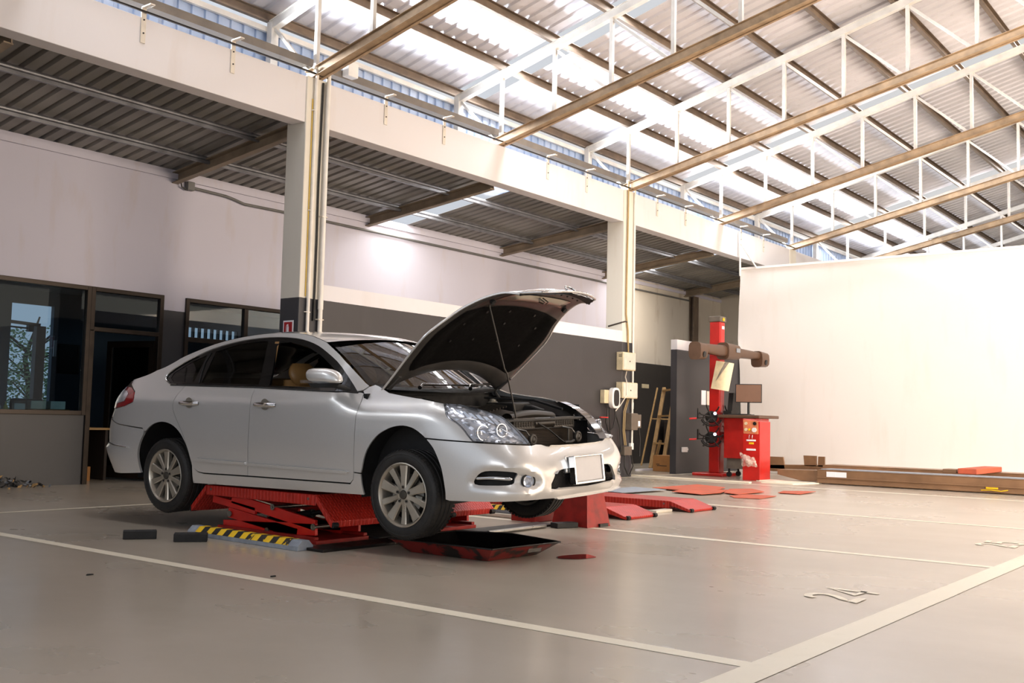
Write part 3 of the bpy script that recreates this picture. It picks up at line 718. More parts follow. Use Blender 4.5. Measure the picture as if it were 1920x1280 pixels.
m = MB(); m.tube([(8.73, 10.0, 2.35), (8.73, 10.0, 2.47)], .036, 14); m.build('coupling', M['white_pipe'], p2, smooth=60)
for z in (2.22, 3.55):
    m = MB(); m.tube([(8.68, 10.03, z), (8.69, 9.98, z), (8.77, 9.98, z), (8.78, 10.03, z)], .008, 6); m.build('clip', M['cream_front'], p2, smooth=60)
m = MB(); m.tube([(8.64, 10.02, 2.2), (8.645, 10.02, 3.2), (8.64, 10.02, 4.0), (8.66, 10.02, 5.3)], .014, 8); tag(m.build('cable', M['cable'], smooth=60), 'dark cable in the groove between the two white pipes of the column', 'cable')
m = MB(); m.tube([(8.50, 10.03, 2.5), (8.50, 10.03, 5.05)], .007, 6); tag(m.build('cable', simple('yellow_cable', '#d8b23c', .5), smooth=60), 'thin yellow cable beside the hooked white conduit', 'cable')
# conduit along the back wall
pts = [(8.83, 13.1, 4.34), (9.47, 13.12, 4.33), (9.62, 13.12, 4.31), (9.82, 13.12, 4.27), (10.6, 13.12, 4.28), (14.8, 13.12, 4.28), (20.3, 13.12, 4.28), (24.3, 13.12, 4.28)]
wc = thing('wall_conduit', 'long grey conduit with a junction box along the top of the back wall', 'conduit', (8.83, 13.12, 4.3))
m = MB(); m.tube(pts, .022, 8); m.build('tube', M['grey_cable'], wc, smooth=60)
m = MB(); m.box((8.76, 13.06, 4.29), (8.88, 13.15, 4.42), bev=.01); m.build('box', M['grey_cable'], wc)
m = MB(); m.tube([(8.66, 13.1, 4.40), (8.68, 13.1, 4.32), (8.78, 13.1, 4.29)], .012, 6); m.build('tail', M['cable'], wc, smooth=60)
# ------- column with the electrical boxes
EY = YP-.004
def ebox(name, x0, x1, z0, z1, d, mat, label, fr=True, cat='electrical box'):
    t = thing(name, label, cat, ((x0+x1)/2, EY, z0))
    m = MB(); m.box((x0, EY-d, z0), (x1, EY, z1), bev=.006); m.build('case', M[mat], t)
    if fr:
        m = MB(); m.box((x0+.015, EY-d-.012, z0+.015), (x1-.015, EY-d, z1-.015), bev=.004); dr = m.build('door', M['cream_front'], t)
        m = MB(); m.cyl(((x0+x1)/2, EY-d-.012, (z0+z1)/2), ((x0+x1)/2, EY-d-.02, (z0+z1)/2), .012, 12); m.build('lock', M['dark_steel'], dr)
    return t
e1 = ebox('fuse_box', 15.86, 16.30, 1.95, 2.28, .14, 'cream_box', 'upper cream metal fuse box with a lock on the right column')
m = MB()
for k, z in enumerate((2.24, 2.225, 2.205, 2.19)): m.box((15.857, EY-.12, z), (15.8595, EY-.12+(.02 if k == 0 else .07), z+.006))
m.build('warning_print', M['board'], e1)
ebox('junction_box', 15.86, 16.38, 1.44, 1.73, .14, 'cream_box', 'lower cream junction box with a bare cover, just below the fuse box')
cg = thing('car_charger', 'wall charger with a dark oval face and white rim next to the cream boxes', 'charger', (15.5, EY, 1.25))
m = MB(); m.box((15.33, EY-.1, 1.33), (15.52, EY, 1.57), bev=.01); m.build('back_box', M['cream_box'], cg)
def oval(m, cx, cz, rx, rz_, y0, y1, p=.62):
    P = []
    for k in range(36):
        a = 2*pi*k/36; c, s = cos(a), sin(a); P.append((cx+rx*abs(c)**p*(1 if c > 0 else -1), y0, cz+rz_*abs(s)**p*(1 if s > 0 else -1)))
    m.prism(P, (0, y1-y0, 0))
m = MB(); oval(m, 15.58, 1.43, .13, .185, EY-.1, EY-.19); m.build('white_rim', M['white_plastic'], cg, bevel=.012)
m = MB(); oval(m, 15.58, 1.43, .085, .145, EY-.19, EY-.197); m.build('dark_face', M['black'], cg, bevel=.002)
m = MB(); m.tube([(15.5, EY-.06, 1.25), (15.46, EY-.05, 1.0), (15.55, EY-.05, .82), (15.7, EY-.05, .9), (15.78, EY-.05, 1.1), (15.72, EY-.06, 1.24)], .014, 8); m.build('charging_cable', M['cable'], cg, smooth=60)
m = MB(); m.tube([(15.55, EY-.06, 1.26), (15.62, EY-.05, .7), (15.85, EY-.05, .35), (15.98, EY-.05, .5), (15.92, EY-.05, .9), (15.78, EY-.05, 1.15), (15.7, EY-.06, 1.27)], .012, 8); m.build('charging_cable', M['cable'], cg, smooth=60)
m = MB(); m.box((15.20, EY-.12, 1.07), (15.44, EY-.08, 1.09), bev=.006); tag(m.build('red_clip', M['red']), 'small red clip sticking out below the wall charger', 'clip')
t = thing('motor_switch', 'dark grey switch box low on the right column with a bluish label', 'electrical box', (16.35, EY, .86))
m = MB(); m.box((16.14, EY-.17, .86), (16.36, EY, 1.17), bev=.008); m.box((16.36, EY-.13, .90), (16.55, EY, 1.15), bev=.008); m.build('case', M['grey_box'], t)
m = MB(); m.box((16.43, EY-.136, .93), (16.5, EY-.13, 1.03)); m.build('label_plate', M['paper'], t)
m = MB(); m.tube([(16.5, EY-.1, .95), (16.56, EY-.1, .7), (16.55, EY-.1, .38)], .012, 8); m.build('cable', M['cable'], t, smooth=60)
ebox('small_junction_box', 16.02, 16.28, .40, .56, .1, 'grey_box', 'small grey-brown junction box near the foot of the right column', False)
m = MB(); m.box((16.32, EY-.05, .50), (16.42, EY, .62), bev=.004); tag(m.build('switch_plate', M['white_plastic']), 'white switch plate low on the right column beside the small junction box', 'switch')
cp_ = thing('conduit', 'white conduit on the right column running down through the cream boxes', 'pipe', (16.4, 10.0, 0))
m = MB(); m.tube([(16.39, 10.01, .6), (16.39, 10.01, 5.45)], .02, 10); m.build('tube', M['white_pipe'], cp_, smooth=60)
m = MB(); m.tube([(16.39, 10.01, 1.25), (16.39, 10.01, 1.37)], .025, 10); m.build('coupling', M['white_pipe'], cp_, smooth=60)
m = MB(); m.tube([(16.15, 10.01, 5.5), (16.15, 10.01, 4.9), (16.13, 10.01, 3.6), (16.13, 10.01, 3.0), (16.2, 10.01, 2.7), (16.22, 10.01, 2.3)], .016, 8); tag(m.build('cable', simple('tan_cable', '#a58a58', .5), smooth=60), 'tan cable snaking down the right column into the fuse box', 'cable')
m = MB(); m.tube([(16.13, 9.99, 2.85), (16.10, 10.0, 2.86), (16.06, 10.06, 2.84), (16.055, 10.35, 2.78)], .014, 8); tag(m.build('cable_stub', M['board'], smooth=60), 'short dark cable stub wrapping round the left edge of the right column', 'cable')
m = MB(); m.tube([(16.16, 10.0, 1.94), (16.1, 9.99, 1.83), (15.98, 9.88, 1.72), (15.97, 9.87, 1.5), (15.9, 9.97, 1.3), (15.75, 9.97, 1.2)], .010, 6); tag(m.build('cable', M['cream_front'], smooth=60), 'pale cable looping from the fuse box down to the charger', 'cable')
for k, (dx, l) in enumerate(((0, 'left one of two tan cables running down to the small junction box'), (.05, 'right one of two tan cables running down to the small junction box'))):
    m = MB(); m.tube([(16.2+dx, 10.0, 1.43), (16.08+dx, 10.0, 1.2), (16.06+dx, 10.0, .85), (16.12+dx, 10.0, .58)], .012, 6); tag(m.build('cable', simple('tan_cable_%d' % k, '#9c8458', .5), smooth=60), l, 'cable')
m = MB(); m.tube([(16.1, 9.98, .42), (16.05, 9.95, .2), (16.15, 9.95, .06), (16.25, 9.97, .03)], .012, 6); m.tube([(16.25, 9.97, .03), (16.35, 9.95, .2), (16.3, 9.98, .45)], .012, 6); tag(m.build('cable', M['cable'], smooth=60), 'black cable drooping to the floor at the foot of the right column', 'cable')

# ------- alcove : ladder, box, tyres, label
lad = thing('ladder', 'light wooden stepladder leaning in the dark alcove', 'ladder', (19.2, 11.2, 0))
def LP_(px, y, z): return px
for (p, q) in (((19.35, 11.05, .0), (20.4, 11.30, 2.05)), ((19.45, 11.40, .02), (20.4, 11.62, 1.8))):
    m = MB(); m.beam(p, q, .075, .055); m.build('rail', M['wood'], lad)
for f in (.27, .57, .86):
    p = Vector((19.35, 11.05, 0)).lerp(Vector((20.4, 11.3, 2.05)), f); q = Vector((19.45, 11.4, .02)).lerp(Vector((20.4, 11.62, 1.8)), min(1, f*1.12))
    m = MB(); m.beam(p, q, .10, .035); m.build('step', M['wood'], lad)
m = MB(); m.beam((19.75, 11.5, .0), (19.95, 11.45, .62), .06, .04); m.build('brace', M['wood'], lad)
lb = thing('drying_rack', 'slim pale frame standing behind the stepladder in the alcove', 'frame', (20, 12.8, 0))
for (p, q) in (((20.9, 12.5, .0), (21.7, 12.55, 1.85)), ((21.4, 12.5, 1.1), (22.4, 12.5, 1.1)), ((22.3, 12.5, 0), (22.5, 12.55, 1.8))):
    m = MB(); m.beam(p, q, .03, .03); m.build('slat', M['wood'], lb)
m = MB(); m.box((18.78, 10.55, 0), (19.25, 10.95, .33), bev=.004); bx = m.build('cardboard_box', M['cardboard']); tag(bx, 'brown cardboard box on the floor at the foot of the stepladder', 'box')
m = MB(); m.box((18.777, 10.85, .11), (18.779, 10.62, .125)); m.box((18.777, 10.87, .14), (18.779, 10.79, .155)); m.build('print', M['board'], bx)
m = MB(); m.box((18.45, 11.1, 0), (19.1, 11.18, .04)); tag(m.build('white_batten', M['paper']), 'white batten lying on the alcove floor in front of the ladder', 'batten')
m = MB(); m.box((21.95, 13.13, 1.86), (22.28, 13.145, 1.96)); tag(m.build('wall_label', M['cream_box']), 'small cream plate on the dark part of the alcove wall', 'label')
for k, (x, y, z, l) in enumerate(((18.3, 12.3, .12, 'black tyre at the bottom of the dark pile in the alcove'), (18.35, 12.35, .36, 'black tyre in the middle of the dark pile in the alcove'), (18.25, 12.3, .60, 'black tyre on top of the dark pile in the alcove'))):
    m = MB(); m.lathe([(.2, -.1), (.3, -.11), (.34, -.06), (.34, .06), (.3, .11), (.2, .1), (.22, 0)], Matrix.Translation((x, y, z)), 30, close=True); tag(m.build('tyre', M['tire'], smooth=40), l, 'tyre', 'tyres piled in the alcove')
m = MB(); m.box((22.8, 12.6, 0), (24.0, 13.0, 1.05), bev=.02); m.box((22.9, 12.5, 0), (23.7, 12.6, .5), bev=.02); tag(m.build('dark_crate', M['board']), 'dark brown crate against the alcove wall behind the ladder', 'crate')
# partition right: socket and notices
m = MB(); m.box((18.33, YP-.03, .43), (18.55, YP-.002, .53), bev=.005); m.box((18.55, YP-.028, .465), (18.575, YP-.004, .505)); tag(m.build('socket_box', M['white_plastic']), 'white double socket low on the right-hand partition', 'socket')
m = MB(); m.box((19.16, YP-.006, 1.40), (19.36, YP-.002, 1.70)); tag(m.build('notice_sheet', M['paper']), 'white notice sheet on the partition left of the red post', 'notice')
m = MB(); m.box((19.40, YP-.006, 1.40), (19.52, YP-.002, 1.69)); tag(m.build('notice_sheet', M['cream_front']), 'narrow cream notice strip half hidden by the red post', 'notice')

# ------- wheel aligner
al = thing('wheel_aligner', 'tall red wheel alignment post with a dark camera boom across it', 'wheel aligner', (18.42, 9.3, 0))
m = MB(); m.box((18.31, 9.20, .06), (18.53, 9.42, 3.02), bev=.012); m.box((18.345, 9.195, .06), (18.50, 9.2, 3.0)); m.build('post', M['red'], al)
m = MB(); m.box((18.05, 9.0, 0), (18.8, 9.65, .06), bev=.015); m.build('base_plate', M['red'], al)
m = MB(); m.box((18.29, 9.18, 3.02), (18.55, 9.44, 3.13), bev=.015); m.build('cap', M['grey_box'], al)
m = MB(); m.cyl((18.42, 9.19, 3.07), (18.42, 9.165, 3.07), .035, 14); m.build('lamp', M['yellow'], al)
m = MB(); m.box((18.39, 9.19, 2.88), (18.49, 9.195, 2.94)); m.build('brand_plate', M['paper'], al)
boom = simple('boom_plastic', '#5c4433', .4, .05, .12, 6)
def bsec(m, x0, x1, h0, h1, d0=.10, d1=.10, zc=2.43, yc=9.08):
    ring = []
    n = 14
    for x, h, d in ((x0, h0, d0), (x1, h1, d1)):
        for k in range(n):
            a = 2*pi*k/n; c, s = cos(a), sin(a); ring.append((x, yc+d*abs(c)**.6*(1 if c > 0 else -1), zc+h*abs(s)**.6*(1 if s > 0 else -1)))
    m.add(ring, [(i, (i+1) % n, n+(i+1) % n, n+i) for i in range(n)]+[tuple(range(n))[::-1], tuple(range(n, 2*n))])
m = MB(); bsec(m, 17.25, 18.35, .085, .115); bsec(m, 18.62, 19.75, .105, .075); m.build('boom_arm', boom, al, smooth=40, bevel=0)
m = MB(); bsec(m, 18.20, 18.72, .17, .15, .14, .14, 2.43); m.build('boom_hub', boom, al, smooth=40)
m = MB(); m.box((18.50, 8.925, 2.42), (18.66, 8.935, 2.50)); m.build('hub_label', M['grey_concrete'], al)
for x0, x1 in ((17.02, 17.28), (19.70, 20.02)):
    m = MB(); bsec(m, x0, x1, .17, .15, .13, .14, 2.36, 9.06); hd = m.build('camera_head', boom, al, smooth=40)
    m = MB(); m.cyl(((x0+x1)/2, 8.94, 2.30), ((x0+x1)/2, 8.915, 2.295), .055, 18); m.build('lens', M['black'], hd, smooth=40)
hk = thing('hanging_board', 'curved cream plastic sheet hanging askew on the red alignment post', 'board', (18.7, 8.98, 1.9))
BR = Vector((.45, -.89, 0)); BO = Vector((18.10, 9.02, 1.96)); BN = Vector((-.89, -.45, 0))
m = MB(); m.grid(lambda a, b: BO + BR*(-.20+.34*a+.10*(b-.3)) + Vector((0, 0, 1))*(-.27+.54*b-.05*a) + BN*(.03+.05*sin(pi*a)), 10, 8); m.build('sheet', M['cream_box'], hk, smooth=180)
m = MB(); m.grid(lambda a, b: BO + BR*(-.13+.17*a*b+.08*b) + Vector((0, 0, 1))*(-.12+.36*b) + BN*(.045+.05*sin(pi*a*.5)), 6, 6); m.build('print', simple('faded_print', '#8f8578', .6, 0, .35, 12), hk, smooth=180)
# hooks with wheel clamps
def clamp(x, y, z, label, s=1):
    t = thing('wheel_clamp', label, 'wheel clamp', (x, y, z), 'wheel clamps hung on the red alignment post')
    C0 = Vector((x, y, z)); r_ = Vector((.45, -.89, 0)); n_ = Vector((-.89, -.45, 0)); u_ = Vector((0, 0, 1))
    def Q(a, b, d=0): return C0 + r_*a + u_*b + n_*d
    T = Matrix.Translation(C0) @ Matrix((r_, u_, n_)).transposed().to_4x4()
    m = MB(); m.lathe([(.0, .03), (.05*s, .035), (.10*s, .02), (.12*s, -.02), (.10*s, -.04), (.0, -.04)], T, 20); m.build('target_body', M['clamp'], t, smooth=40)
    m = MB(); m.tube([Q(.19*s*cos(g), .15*s*sin(g)-.02, .02+.05*sin(2*g)) for g in [pi+.2+(pi-.4)*k/14 for k in range(15)]], .014, 6); m.tube([Q(.16*s*cos(g), .11*s*sin(g)-.03, .05) for g in [2*pi*k/18 for k in range(19)]], .010, 6, cap=False); m.build('ring', M['rubber'], t, smooth=60)
    for a in (.2, .9, 2.0, 2.9, 4.0, 5.4):
        m = MB(); m.tube([Q(.05*cos(a), .05*sin(a), .06), Q(.2*s*cos(a), .2*s*sin(a), .09), Q(.23*s*cos(a), .23*s*sin(a)+.02, .13)], .014, 8); m.build('arm', M['clamp'], t, smooth=50)
    m = MB(); m.tube([Q(-.28*s, -.03, .05), Q(-.42*s, -.04, .05)], .018, 8); m.build('handle', M['red'], t, smooth=50)
    m = MB(); m.tube([Q(-.28*s, -.03, .05), Q(0, 0, .06)], .009, 6); m.tube([Q(-.25*s, -.02, .05), Q(-.25*s, .16, .05)], .02, 8); m.build('rod', M['dark_steel'], t, smooth=50)
    m = MB(); m.cyl(Q(.07, .07, .07), Q(.07, .07, .10), .032, 12); m.build('knob', M['chrome'], t, smooth=50)
    return t
clamp(18.02, 9.22, 1.14, 'upper left black wheel clamp with a red handle hung on the red post')
clamp(18.02, 9.22, .74, 'lower left black wheel clamp with a red handle hung on the red post')
clamp(18.66, 9.16, 1.17, 'upper right black wheel clamp hung behind the red post', .85)
clamp(18.66, 9.16, .78, 'lower right black wheel clamp hung behind the red post', .85)
# console with monitor
cn = thing('aligner_console', 'dark red computer console with a brown desk board, left of the tall red cabinet', 'console', (18.5, 8.7, 0))
m = MB(); m.box((18.15, 8.36, .36), (18.75, 9.02, 1.13), bev=.008); m.build('cabinet', M['red'], cn)
m = MB(); m.box((17.95, 8.20, 1.13), (18.85, 9.06, 1.19), bev=.012); m.build('desk_board', boom, cn)
m = MB(); m.box((18.2, 8.42, .16), (18.7, 8.98, .36), bev=.005); m.build('plinth', M['grey_box'], cn)
for x in (18.25, 18.65):
    for y in (8.45, 8.95):
        m = MB(); m.cyl((x-.02, y, .05), (x+.02, y, .05), .05, 16); m.box((x-.015, y-.015, .05), (x+.015, y+.015, .16)); m.build('caster', M['rubber'], cn, smooth=40)
m = MB(); m.box((17.97, 8.45, 1.19), (18.15, 8.85, 1.21), bev=.005); kb = tag(m.build('keyboard', M['black']), 'black keyboard on the console desk board', 'keyboard')
mo = thing('monitor', 'flat brown-grey monitor standing on the alignment console', 'monitor', (18.35, 8.65, 1.19))
T = Matrix.Translation((18.35, 8.60, 1.60)) @ Matrix.Rotation(radians(20), 4, 'Z')
m = MB(); m.box((-.02, -.25, -.17), (.02, .25, .19), M=T, bev=.008); m.build('casing', M['black'], mo)
m = MB(); m.box((-.024, -.235, -.155), (-.0205, .235, .175), M=T); m.build('screen', simple('dark_screen', '#7a5a45', .25, 0, .05, 3), mo)
m = MB(); m.cyl((18.37, 8.61, 1.20), (18.37, 8.61, 1.45), .025, 12); m.cyl((18.37, 8.61, 1.19), (18.37, 8.61, 1.205), .11, 20); m.build('stand', M['black'], mo, smooth=40)
m = MB(); m.prism([(18.3, 8.93, 1.19), (18.6, 8.93, 1.19), (18.6, 8.93, 1.62), (18.38, 8.93, 1.62)], (0, .1, 0)); m.box((18.18, 8.88, 1.19), (18.35, 9.05, 1.27)); tag(m.build('printer_tower', M['clamp']), 'black equipment tower on the console beside the monitor', 'computer')
# tall red cabinet (air machine)
rc = thing('red_cabinet', 'bright red machine cabinet with a gauge panel, nearest the far white wall', 'cabinet', (17.62, 8.1, 0))
m = MB(); m.prism([(17.40, 7.93, 0), (17.40, 7.93, 1.07), (17.40, 8.27, 1.12), (17.40, 8.27, 0)], (.45, 0, 0)); m.build('body', M['red'], rc, bevel=.01)
pn = MB(); pn.prism([(17.392, 7.96, .84), (17.372, 7.955, 1.075), (17.372, 8.25, 1.10), (17.392, 8.25, .845)], (.012, 0, 0)); gp_ = pn.build('gauge_panel', simple('panel_orange', '#d9805a', .4), rc, bevel=.003)
for (y, z, r, mt) in ((8.19, 1.03, .028, 'cream_box'), (8.19, .92, .028, 'cream_box'), (8.12, .92, .02, 'yellow'), (8.02, 1.03, .032, 'dark_steel'), (8.03, .915, .042, 'white_plastic')):
    m = MB(); m.cyl((17.382, y, z), (17.360, y, z), r, 20); m.build('gauge', M[mt], gp_, smooth=40)
m = MB()
for (y0, y1, z0, z1) in ((8.01, 8.19, .71, .74), (8.01, 8.19, .54, .575)): m.box((17.385, y0, z0), (17.399, y1, z1), bev=.004)
m.build('white_labels', M['paper'], rc)
m = MB(); m.box((17.385, 8.05, .655), (17.399, 8.14, .69), bev=.003); m.build('yellow_label', M['yellow'], rc)
m = MB(); m.tube([(17.39, 8.13, .82), (17.37, 8.13, .78), (17.37, 8.13, .75)], .006, 6); m.tube([(17.39, 8.07, .82), (17.37, 8.07, .78), (17.37, 8.07, .75)], .006, 6); m.build('hose_nipples', M['chrome'], rc)
m = MB(); random.seed(4)
def bagp(a, b): return Vector((17.34-.035*sin(pi*b)*sin(pi*a)+.012*noise.noise(Vector((a*5, b*5, 1))), 8.30-.30*a+.02*noise.noise(Vector((a*4, b*4, 7)))-.05*b, .50-.25*b+.10*a*(b-.3)-.06*a+.03*noise.noise(Vector((a*6, b*6, 3)))))
m.grid(bagp, 12, 12)
bagm = NT('plastic_film'); tr_ = bagm.n('ShaderNodeBsdfTransparent'); bagm.set(Base_Color=rgb('#e9dccd'), Roughness=.2); mx_ = bagm.n('ShaderNodeMixShader'); bagm.l(bagm.ramp(bagm.noise(14), [(.4, (.25,)*3), (.65, (.85,)*3)]), mx_.inputs[0]); bagm.l(tr_.outputs[0], mx_.inputs[1]); bagm.l(bagm.b.outputs[0], mx_.inputs[2]); bagm.l(mx_.outputs[0], bagm.out.inputs[0])
tag(m.build('plastic_bag', bagm.m, smooth=30), 'crumpled clear plastic bag hanging on the front of the red cabinet', 'bag')
# ------- four-post lift runways along the far wall
rw = simple('runway_hazed_brown', '#86664a', .45, .15, .2, 2.5)  # brown lightened, warm haze put into the base colour
fl4 = thing('runway_lift', 'long brown vehicle lift runways lying low on the floor before the far white wall', 'car lift', (18.5, 2, 0))
m = MB(); m.box((17.62, -9, .03), (17.66, 6.95, .245)); m.box((17.62, -9, .235), (18.16, 6.95, .25)); m.box((17.60, -9, .02), (17.66, 6.95, .05)); m.box((17.6, -9, .105), (17.62, 6.95, .125)); m.box((18.12, -9, .03), (18.16, 6.95, .245)); m.build('runway', rw, fl4, bevel=.003)
m = MB(); m.box((17.66, -9, .251), (18.12, 6.9, .262)); m.build('runway_deck', M['grey_concrete'], fl4)
m = MB(); m.box((19.55, -9, .05), (19.6, 7.6, .26)); m.box((19.55, -9, .25), (20.1, 7.6, .265)); m.box((20.05, -9, .05), (20.1, 7.6, .26)); m.build('runway', rw, fl4, bevel=.003)
m = MB(); m.prism([(17.75, 6.95, .23), (17.75, 7.75, .21), (17.75, 7.75, .12), (17.75, 7.3, .03), (17.75, 6.95, .03)], (.35, 0, 0)); m.build('cross_beam', rw, fl4, bevel=.004)
for P_ in ([(20.2, 8.98, .12), (20.2, 8.66, .12), (20.2, 8.70, .36), (20.2, 8.98, .36)], [(20.2, 8.24, .2), (20.2, 7.99, .2), (20.2, 7.99, .41), (20.2, 8.26, .41)], [(20.2, 7.96, .2), (20.2, 7.82, .2), (20.2, 7.82, .40), (20.2, 7.95, .40)]):
    m = MB(); m.prism(P_, (.05, 0, 0)); m.build('end_stop', rw, fl4)
m = MB(); m.prism([(20.2, 7.6, .24), (20.2, 9.0, .19), (20.2, 9.0, .06), (20.2, 7.6, .06)], (.3, 0, 0)); m.build('cross_beam', rw, fl4, bevel=.004)
m = MB(); m.box((17.612, 6.43, .13), (17.62, 6.62, .22)); m.box((17.608, 6.62, .13), (17.62, 6.78, .22)); m.build('label_plate', M['paper'], fl4)
m = MB(); m.box((17.605, 4.0, .075), (17.62, 4.18, .12), bev=.003); m.tube([(17.6, 4.25, .05), (17.58, 4.1, .06), (17.58, 3.95, .05), (17.59, 3.85, .07)], .008, 6); m.build('limit_switch', M['yellow'], fl4)
m = MB(); m.box((17.4, 7.0, .0), (17.9, 8.0, .02)); m.prism([(16.9, 7.1, .0), (17.7, 6.9, .0), (17.7, 7.6, .0), (16.95, 7.7, .0)], (0, 0, .015)); tag(m.build('pale_floor_plate', M['line']), 'pale plate on the floor at the end of the long lift runways', 'plate')
jk = thing('jack_beam', 'reddish sliding jack sitting on the far lift runway', 'jack', (18.9, 4.7, .25))
m = MB(); m.box((18.17, 4.45, .27), (19.9, 4.75, .36), bev=.01); m.build('beam_body', M['red_mat'], jk)
m = MB(); m.box((18.2, 4.78, .27), (18.5, 5.0, .34), bev=.01); m.cyl((18.25, 4.9, .3), (18.25, 4.72, .3), .03, 10); m.build('pump', rw, jk)
# rubbish heap in the left corner
random.seed(11); m = MB()
for k in range(70):
    c = Vector((random.uniform(5.9, 6.75), random.uniform(12.75, 13.1), 0)); c.z = random.uniform(.0, max(.02, .16-.2*abs(c.x-6.15)))
    u = Vector((random.uniform(-1, 1), random.uniform(-1, 1), random.uniform(-.7, .7))).normalized()*random.uniform(.02, .06); w_ = u.orthogonal().normalized()*random.uniform(.01, .03)
    m.add([c-u, c+w_, c+u, c-w_], [(0, 1, 2, 3)], random.choice((0, 0, 1, 2)))
m.v = [Vector((v.x, v.y, max(.003, v.z))) for v in m.v]
tag(m.build('debris', [M['rubber'], M['grey_concrete'], M['wood']], recalc=False), 'small heap of leaves and litter against the wall at the left edge', 'litter', kind='stuff')
# bits on the floor
for (x, y, r, l) in ((4.15, 5.1, .018, 'small dark crumb on the floor near the long white line'), (3.4, 5.9, .02, 'flat dark fleck on the floor left of the long white line')):
    m = MB(); P = [(x+r*cos(2*pi*k/9)*random.uniform(.6, 1.5), y+r*sin(2*pi*k/9)*random.uniform(.4, 1)) for k in range(9)]; m.prism([(a, b, .001) for a, b in P], (0, 0, .006)); tag(m.build('floor_debris', M['rubber']), l, 'debris')
def herm(tab, x):
    """smooth monotone interpolation of a table [(x, y)]"""
    n = len(tab)
    if x <= tab[0][0]: return tab[0][1] + (x-tab[0][0])*(tab[1][1]-tab[0][1])/(tab[1][0]-tab[0][0])
    if x >= tab[-1][0]: return tab[-1][1] + (x-tab[-1][0])*(tab[-1][1]-tab[-2][1])/(tab[-1][0]-tab[-2][0])
    for i in range(n-1):
        if x <= tab[i+1][0]: break
    def sl(j): return (tab[j+1][1]-tab[j][1])/(tab[j+1][0]-tab[j][0])
    d = sl(i)
    def tn(j):
        if j == 0: return sl(0)
        if j == n-1: return sl(n-2)
        a, b = sl(j-1), sl(j)
        return 0 if a*b <= 0 else 2*a*b/(a+b)
    m0, m1 = tn(i), tn(i+1); h = tab[i+1][0]-tab[i][0]; t = (x-tab[i][0])/h
    return (2*t**3-3*t*t+1)*tab[i][1] + (t**3-2*t*t+t)*h*m0 + (-2*t**3+3*t*t)*tab[i+1][1] + (t**3-t*t)*h*m1
VS = [(.36, .845), (.45, .873), (.6, .888), (.8, .896), (.95, .893), (1.08, .886), (1.12, .878), (1.18, .848), (1.235, .812), (1.3, .778), (1.45, .708), (1.6, .64), (1.7, .59)]
UN = [(.36, .92), (.43, .97), (.5, 1.0), (.6, 1.0), (.7, .98), (.81, .92), (.9, .86), (1.0, .77), (1.1, .60), (1.25, .28)]
NF = [(.4, 4.6), (.6, 4.6), (.8, 4.0), (.9, 3.4), (1.0, 2.9), (1.1, 2.3)]
UR = [(.4, -3.86), (.49, -3.93), (.6, -4.02), (.7, -4.06), (.76, -4.06), (.9, -4.03), (1.02, -3.96), (1.2, -3.83), (1.3, -3.74), (1.4, -3.45)]
VSF = [(.9, .893), (1.0, .884), (1.06, .855), (1.1, .815), (1.15, .775), (1.2, .742), (1.25, .712), (1.4, .62)]
U0F, U0R, SQ = .1, -3.1, 1.5
def Bs(s, w, off=0.0):
    """lower body surface: s runs along the plan outline (= u on the straight side), w is height"""
    vs = herm(VS, w)
    if s > -.75 and w > .9:
        k = min(1, (s+.75)/.4); k = k*k*(3-2*k); vs += (herm(VSF, w)-vs)*k
    vs += off
    if s > U0F:
        th = (s-U0F)/SQ*pi/2; n = herm(NF, w); L = herm(UN, w)-U0F+off
        c, q = cos(th), sin(th); r = (abs(c)**n+abs(q)**n)**(-1/n)
        return (U0F+L*q*r, vs*c*r, w)
    if s < U0R:
        th = (U0R-s)/SQ*pi/2; n = 3.0; L = U0R-herm(UR, w)+off
        c, q = cos(th), sin(th); r = (abs(c)**n+abs(q)**n)**(-1/n)
        return (U0R-L*q*r, vs*c*r, w)
    return (s, vs, w)
# ---------------------------------------------------------------- the silver sedan
CM = Matrix(((0.04408571, -0.99827198, -0.03885238, 6.26869099), (-0.99902775, -0.04405236, -0.0017145, 5.24365712), (0, -0.03889019, 0.99924349, 0.03374817), (0, 0, 0, 1)))
def Cw(u, v, w): return CM @ Vector((u, v, w))
def paint():
    t = NT('silver_car_paint'); n = t.noise(600, 2)
    t.set(Base_Color=t.ramp(n, [(.3, rgb('#d3d1ce')), (.7, rgb('#e2e0dd'))]), Metallic=.5, Roughness=.3, Coat_Weight=1.0, Coat_Roughness=.03); return t.m
M['paint'] = paint()
M['paint_in'] = simple('primer_silver', '#55524f', .35, .4, .15, 6)
M['trim_black'] = simple('gloss_black_trim', '#0b0b0c', .2, 0, .1, 8, coat=.5)
M['matte_black'] = simple('matte_black_trim', '#111010', .7, 0, .2, 14)
M['car_glass_dark'] = glass('privacy_glass', (.05, .06, .055, 1))
M['windshield'] = glass('windshield_glass', (.22, .27, .27, 1), ior=2.1)
def lens_mat():
    t = NT('clear_lens'); t.set(Base_Color=rgb('#e4e8ee'), Roughness=.05, Coat_Weight=1.0, Coat_Roughness=.02)
    tr = t.n('ShaderNodeBsdfTransparent'); tr.inputs[0].default_value = (.97, .98, 1, 1); mx = t.n('ShaderNodeMixShader')
    t.l(t.ramp(t.noise(25, 3), [(.35, (.07,)*3), (.7, (.14,)*3)]), mx.inputs[0]); t.l(tr.outputs[0], mx.inputs[1]); t.l(t.b.outputs[0], mx.inputs[2]); t.l(mx.outputs[0], t.out.inputs[0]); return t.m
M['lens'] = lens_mat()
M['red_lens'] = simple('red_lens', '#8e0d12', .12, 0, .1, 8, coat=1)
M['alloy'] = simple('alloy_wheel', '#b8b0a2', .32, .75, .06, 8)
